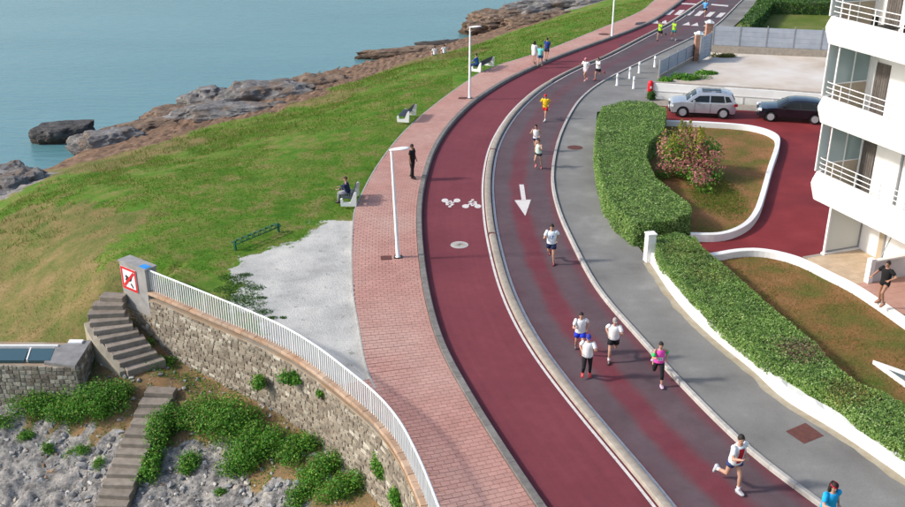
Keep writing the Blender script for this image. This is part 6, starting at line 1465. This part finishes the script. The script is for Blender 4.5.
runner(659.5, 40.5, 'person in lime vest and dark shorts on the far road, left one', runpose('b', 4), dict(topc=(.36,.72,.03), leg='shorts', legc=BK, hair='dark', shoe=(.1,.1,.1)), 1.72)
runner(673.3, 40.5, 'person in lime vest and teal shorts on the far road, right one', runpose('d', 4), dict(topc=(.38,.74,.03), leg='shorts', legc=(.04,.22,.24), hair='brown', shoe=(.5,.5,.5)), 1.74)
runner(704.5, 17.5, 'runner in light blue tee on the far crossing', runpose('a', 5), dict(topc=(.12,.42,.80), leg='shorts', legc=BK, hair='dark', shoe=(.5,.2,.2)), 1.74)
# walkers and onlookers
person('standing man in black on the promenade, arms at his sides', G(412.5, 178, WZ), RAD(-25), dict(lean=0, ar=8, kr=6, al=-6, kl=4, bl=6, el=14, br=-8, er=22, cl=8, cr=8), dict(topc=(.016,.015,.016), leg='trousers', legc=(.014,.014,.016), hair='dark', shoe=(.02,.02,.02), skin=1), 1.84, None, .014)
kd = lambda px, py: heading(px, py)+math.pi
PG = 'walkers on the promenade'
person('walker in long white shirt on the far promenade', G(534, 63, WZ), kd(585,60), dict(lean=2, al=14, kl=8, ar=-10, kr=12, br=10, bl=-8), dict(top='long', topc=WT, hem=-.42, leg=None, hair='dark', fem=True, longhair=True, shoe=(.3,.2,.15)), 1.72, PG, .018)
person('walker in aqua tee and blue shorts on the far promenade', G(540, 66.5, WZ), kd(585,60)+.15, dict(lean=2, al=-8, kl=14, ar=12, kr=6, br=-8, bl=10), dict(topc=(.16,.58,.58), leg='shorts', legc=(.02,.10,.22), hair='dark', shoe=(.3,.2,.15)), 1.66, PG, .018)
person('walker in navy tee and dark shorts on the far promenade', G(546.5, 60.5, WZ), kd(585,60), dict(lean=2, al=10, kl=6, ar=-12, kr=14, er=60, br=10), dict(topc=(.02,.05,.22), leg='shorts', legc=(.03,.03,.04), hair='dark', shoe=(.1,.1,.1)), 1.80, PG, .018)
SIT = dict(lean=8, al=86, kl=84, ar=82, kr=80, bl=30, el=52, br=26, er=58, il=.3, ir=.3, cl=12, cr=12, nod=15)
def sit_on(bench_root, along, label, look, pose=SIT, h=1.74):
    a = bench_root.rotation_euler.z; u = Vector((math.cos(a), math.sin(a), 0)); v = Vector((-u.y, u.x, 0)); p = bench_root.location+u*along+v*.10
    person(label, p, a+math.pi/2, pose, look, h, None, .014, root_z=.52)
sit_on(b1, .62, 'seated man in navy jacket and grey trousers on the bench', dict(top='long', topc=(.018,.026,.075), leg='trousers', legc=(.26,.27,.29), hair='brown', shoe=(.03,.03,.035)))
sit_on(b3, -.45+.75, 'seated person in blue on the farthest bench', dict(top='long', topc=(.02,.10,.32), leg='trousers', legc=(.02,.04,.12), hair='dark', shoe=(.03,.03,.03)))
for k, (px, py) in enumerate(((435,55.5), (444.5,54))):
    p = GT(px, py); person(('left', 'right')[k]+' one of two people in white sitting at the lawn edge', p, RAD(125), dict(lean=4, al=95, kl=118, ar=90, kr=112, bl=42, el=30, br=40, er=34, il=.25, ir=.25), dict(topc=WT, leg='shorts', legc=(.10,.11,.15), hair='dark'), 1.74, 'people sitting at the lawn edge', .018, root_z=.14)
# man at the patio wall with a broom handle
mp = G(881, 305.5, .475)
person('man in black tee and shorts standing at the patio wall, hand on hip', mp, RAD(206), dict(lean=4, al=44, kl=58, abl=12, ar=-6, kr=4, abr=12, bl=-12, cl=48, el=70, il=.95, br=6, cr=38, er=26, ir=-.1, look=10), dict(topc=(.012,.012,.013), leg='short', legc=(.012,.012,.013), hair='dark', shoe=(.30,.16,.11), skin=1, hem=-.10), 1.86, None, .013)
bh = thing('broom_handle', 'long grey pole leaning beside the man at the patio', 'pole', G(872.5,272,.3))
MB().tube([(0,0,-.1), tuple((bd.matrix_basis @ Vector((2.95, FY-.04, 2.0))) - bh.location)], .022, 8).build('pole', M['alu'], bh, True, True)
MB().box((0,0,-.13), (.3,.08,.1), .5).build('broom_head', M['dark'], bh, local=True)
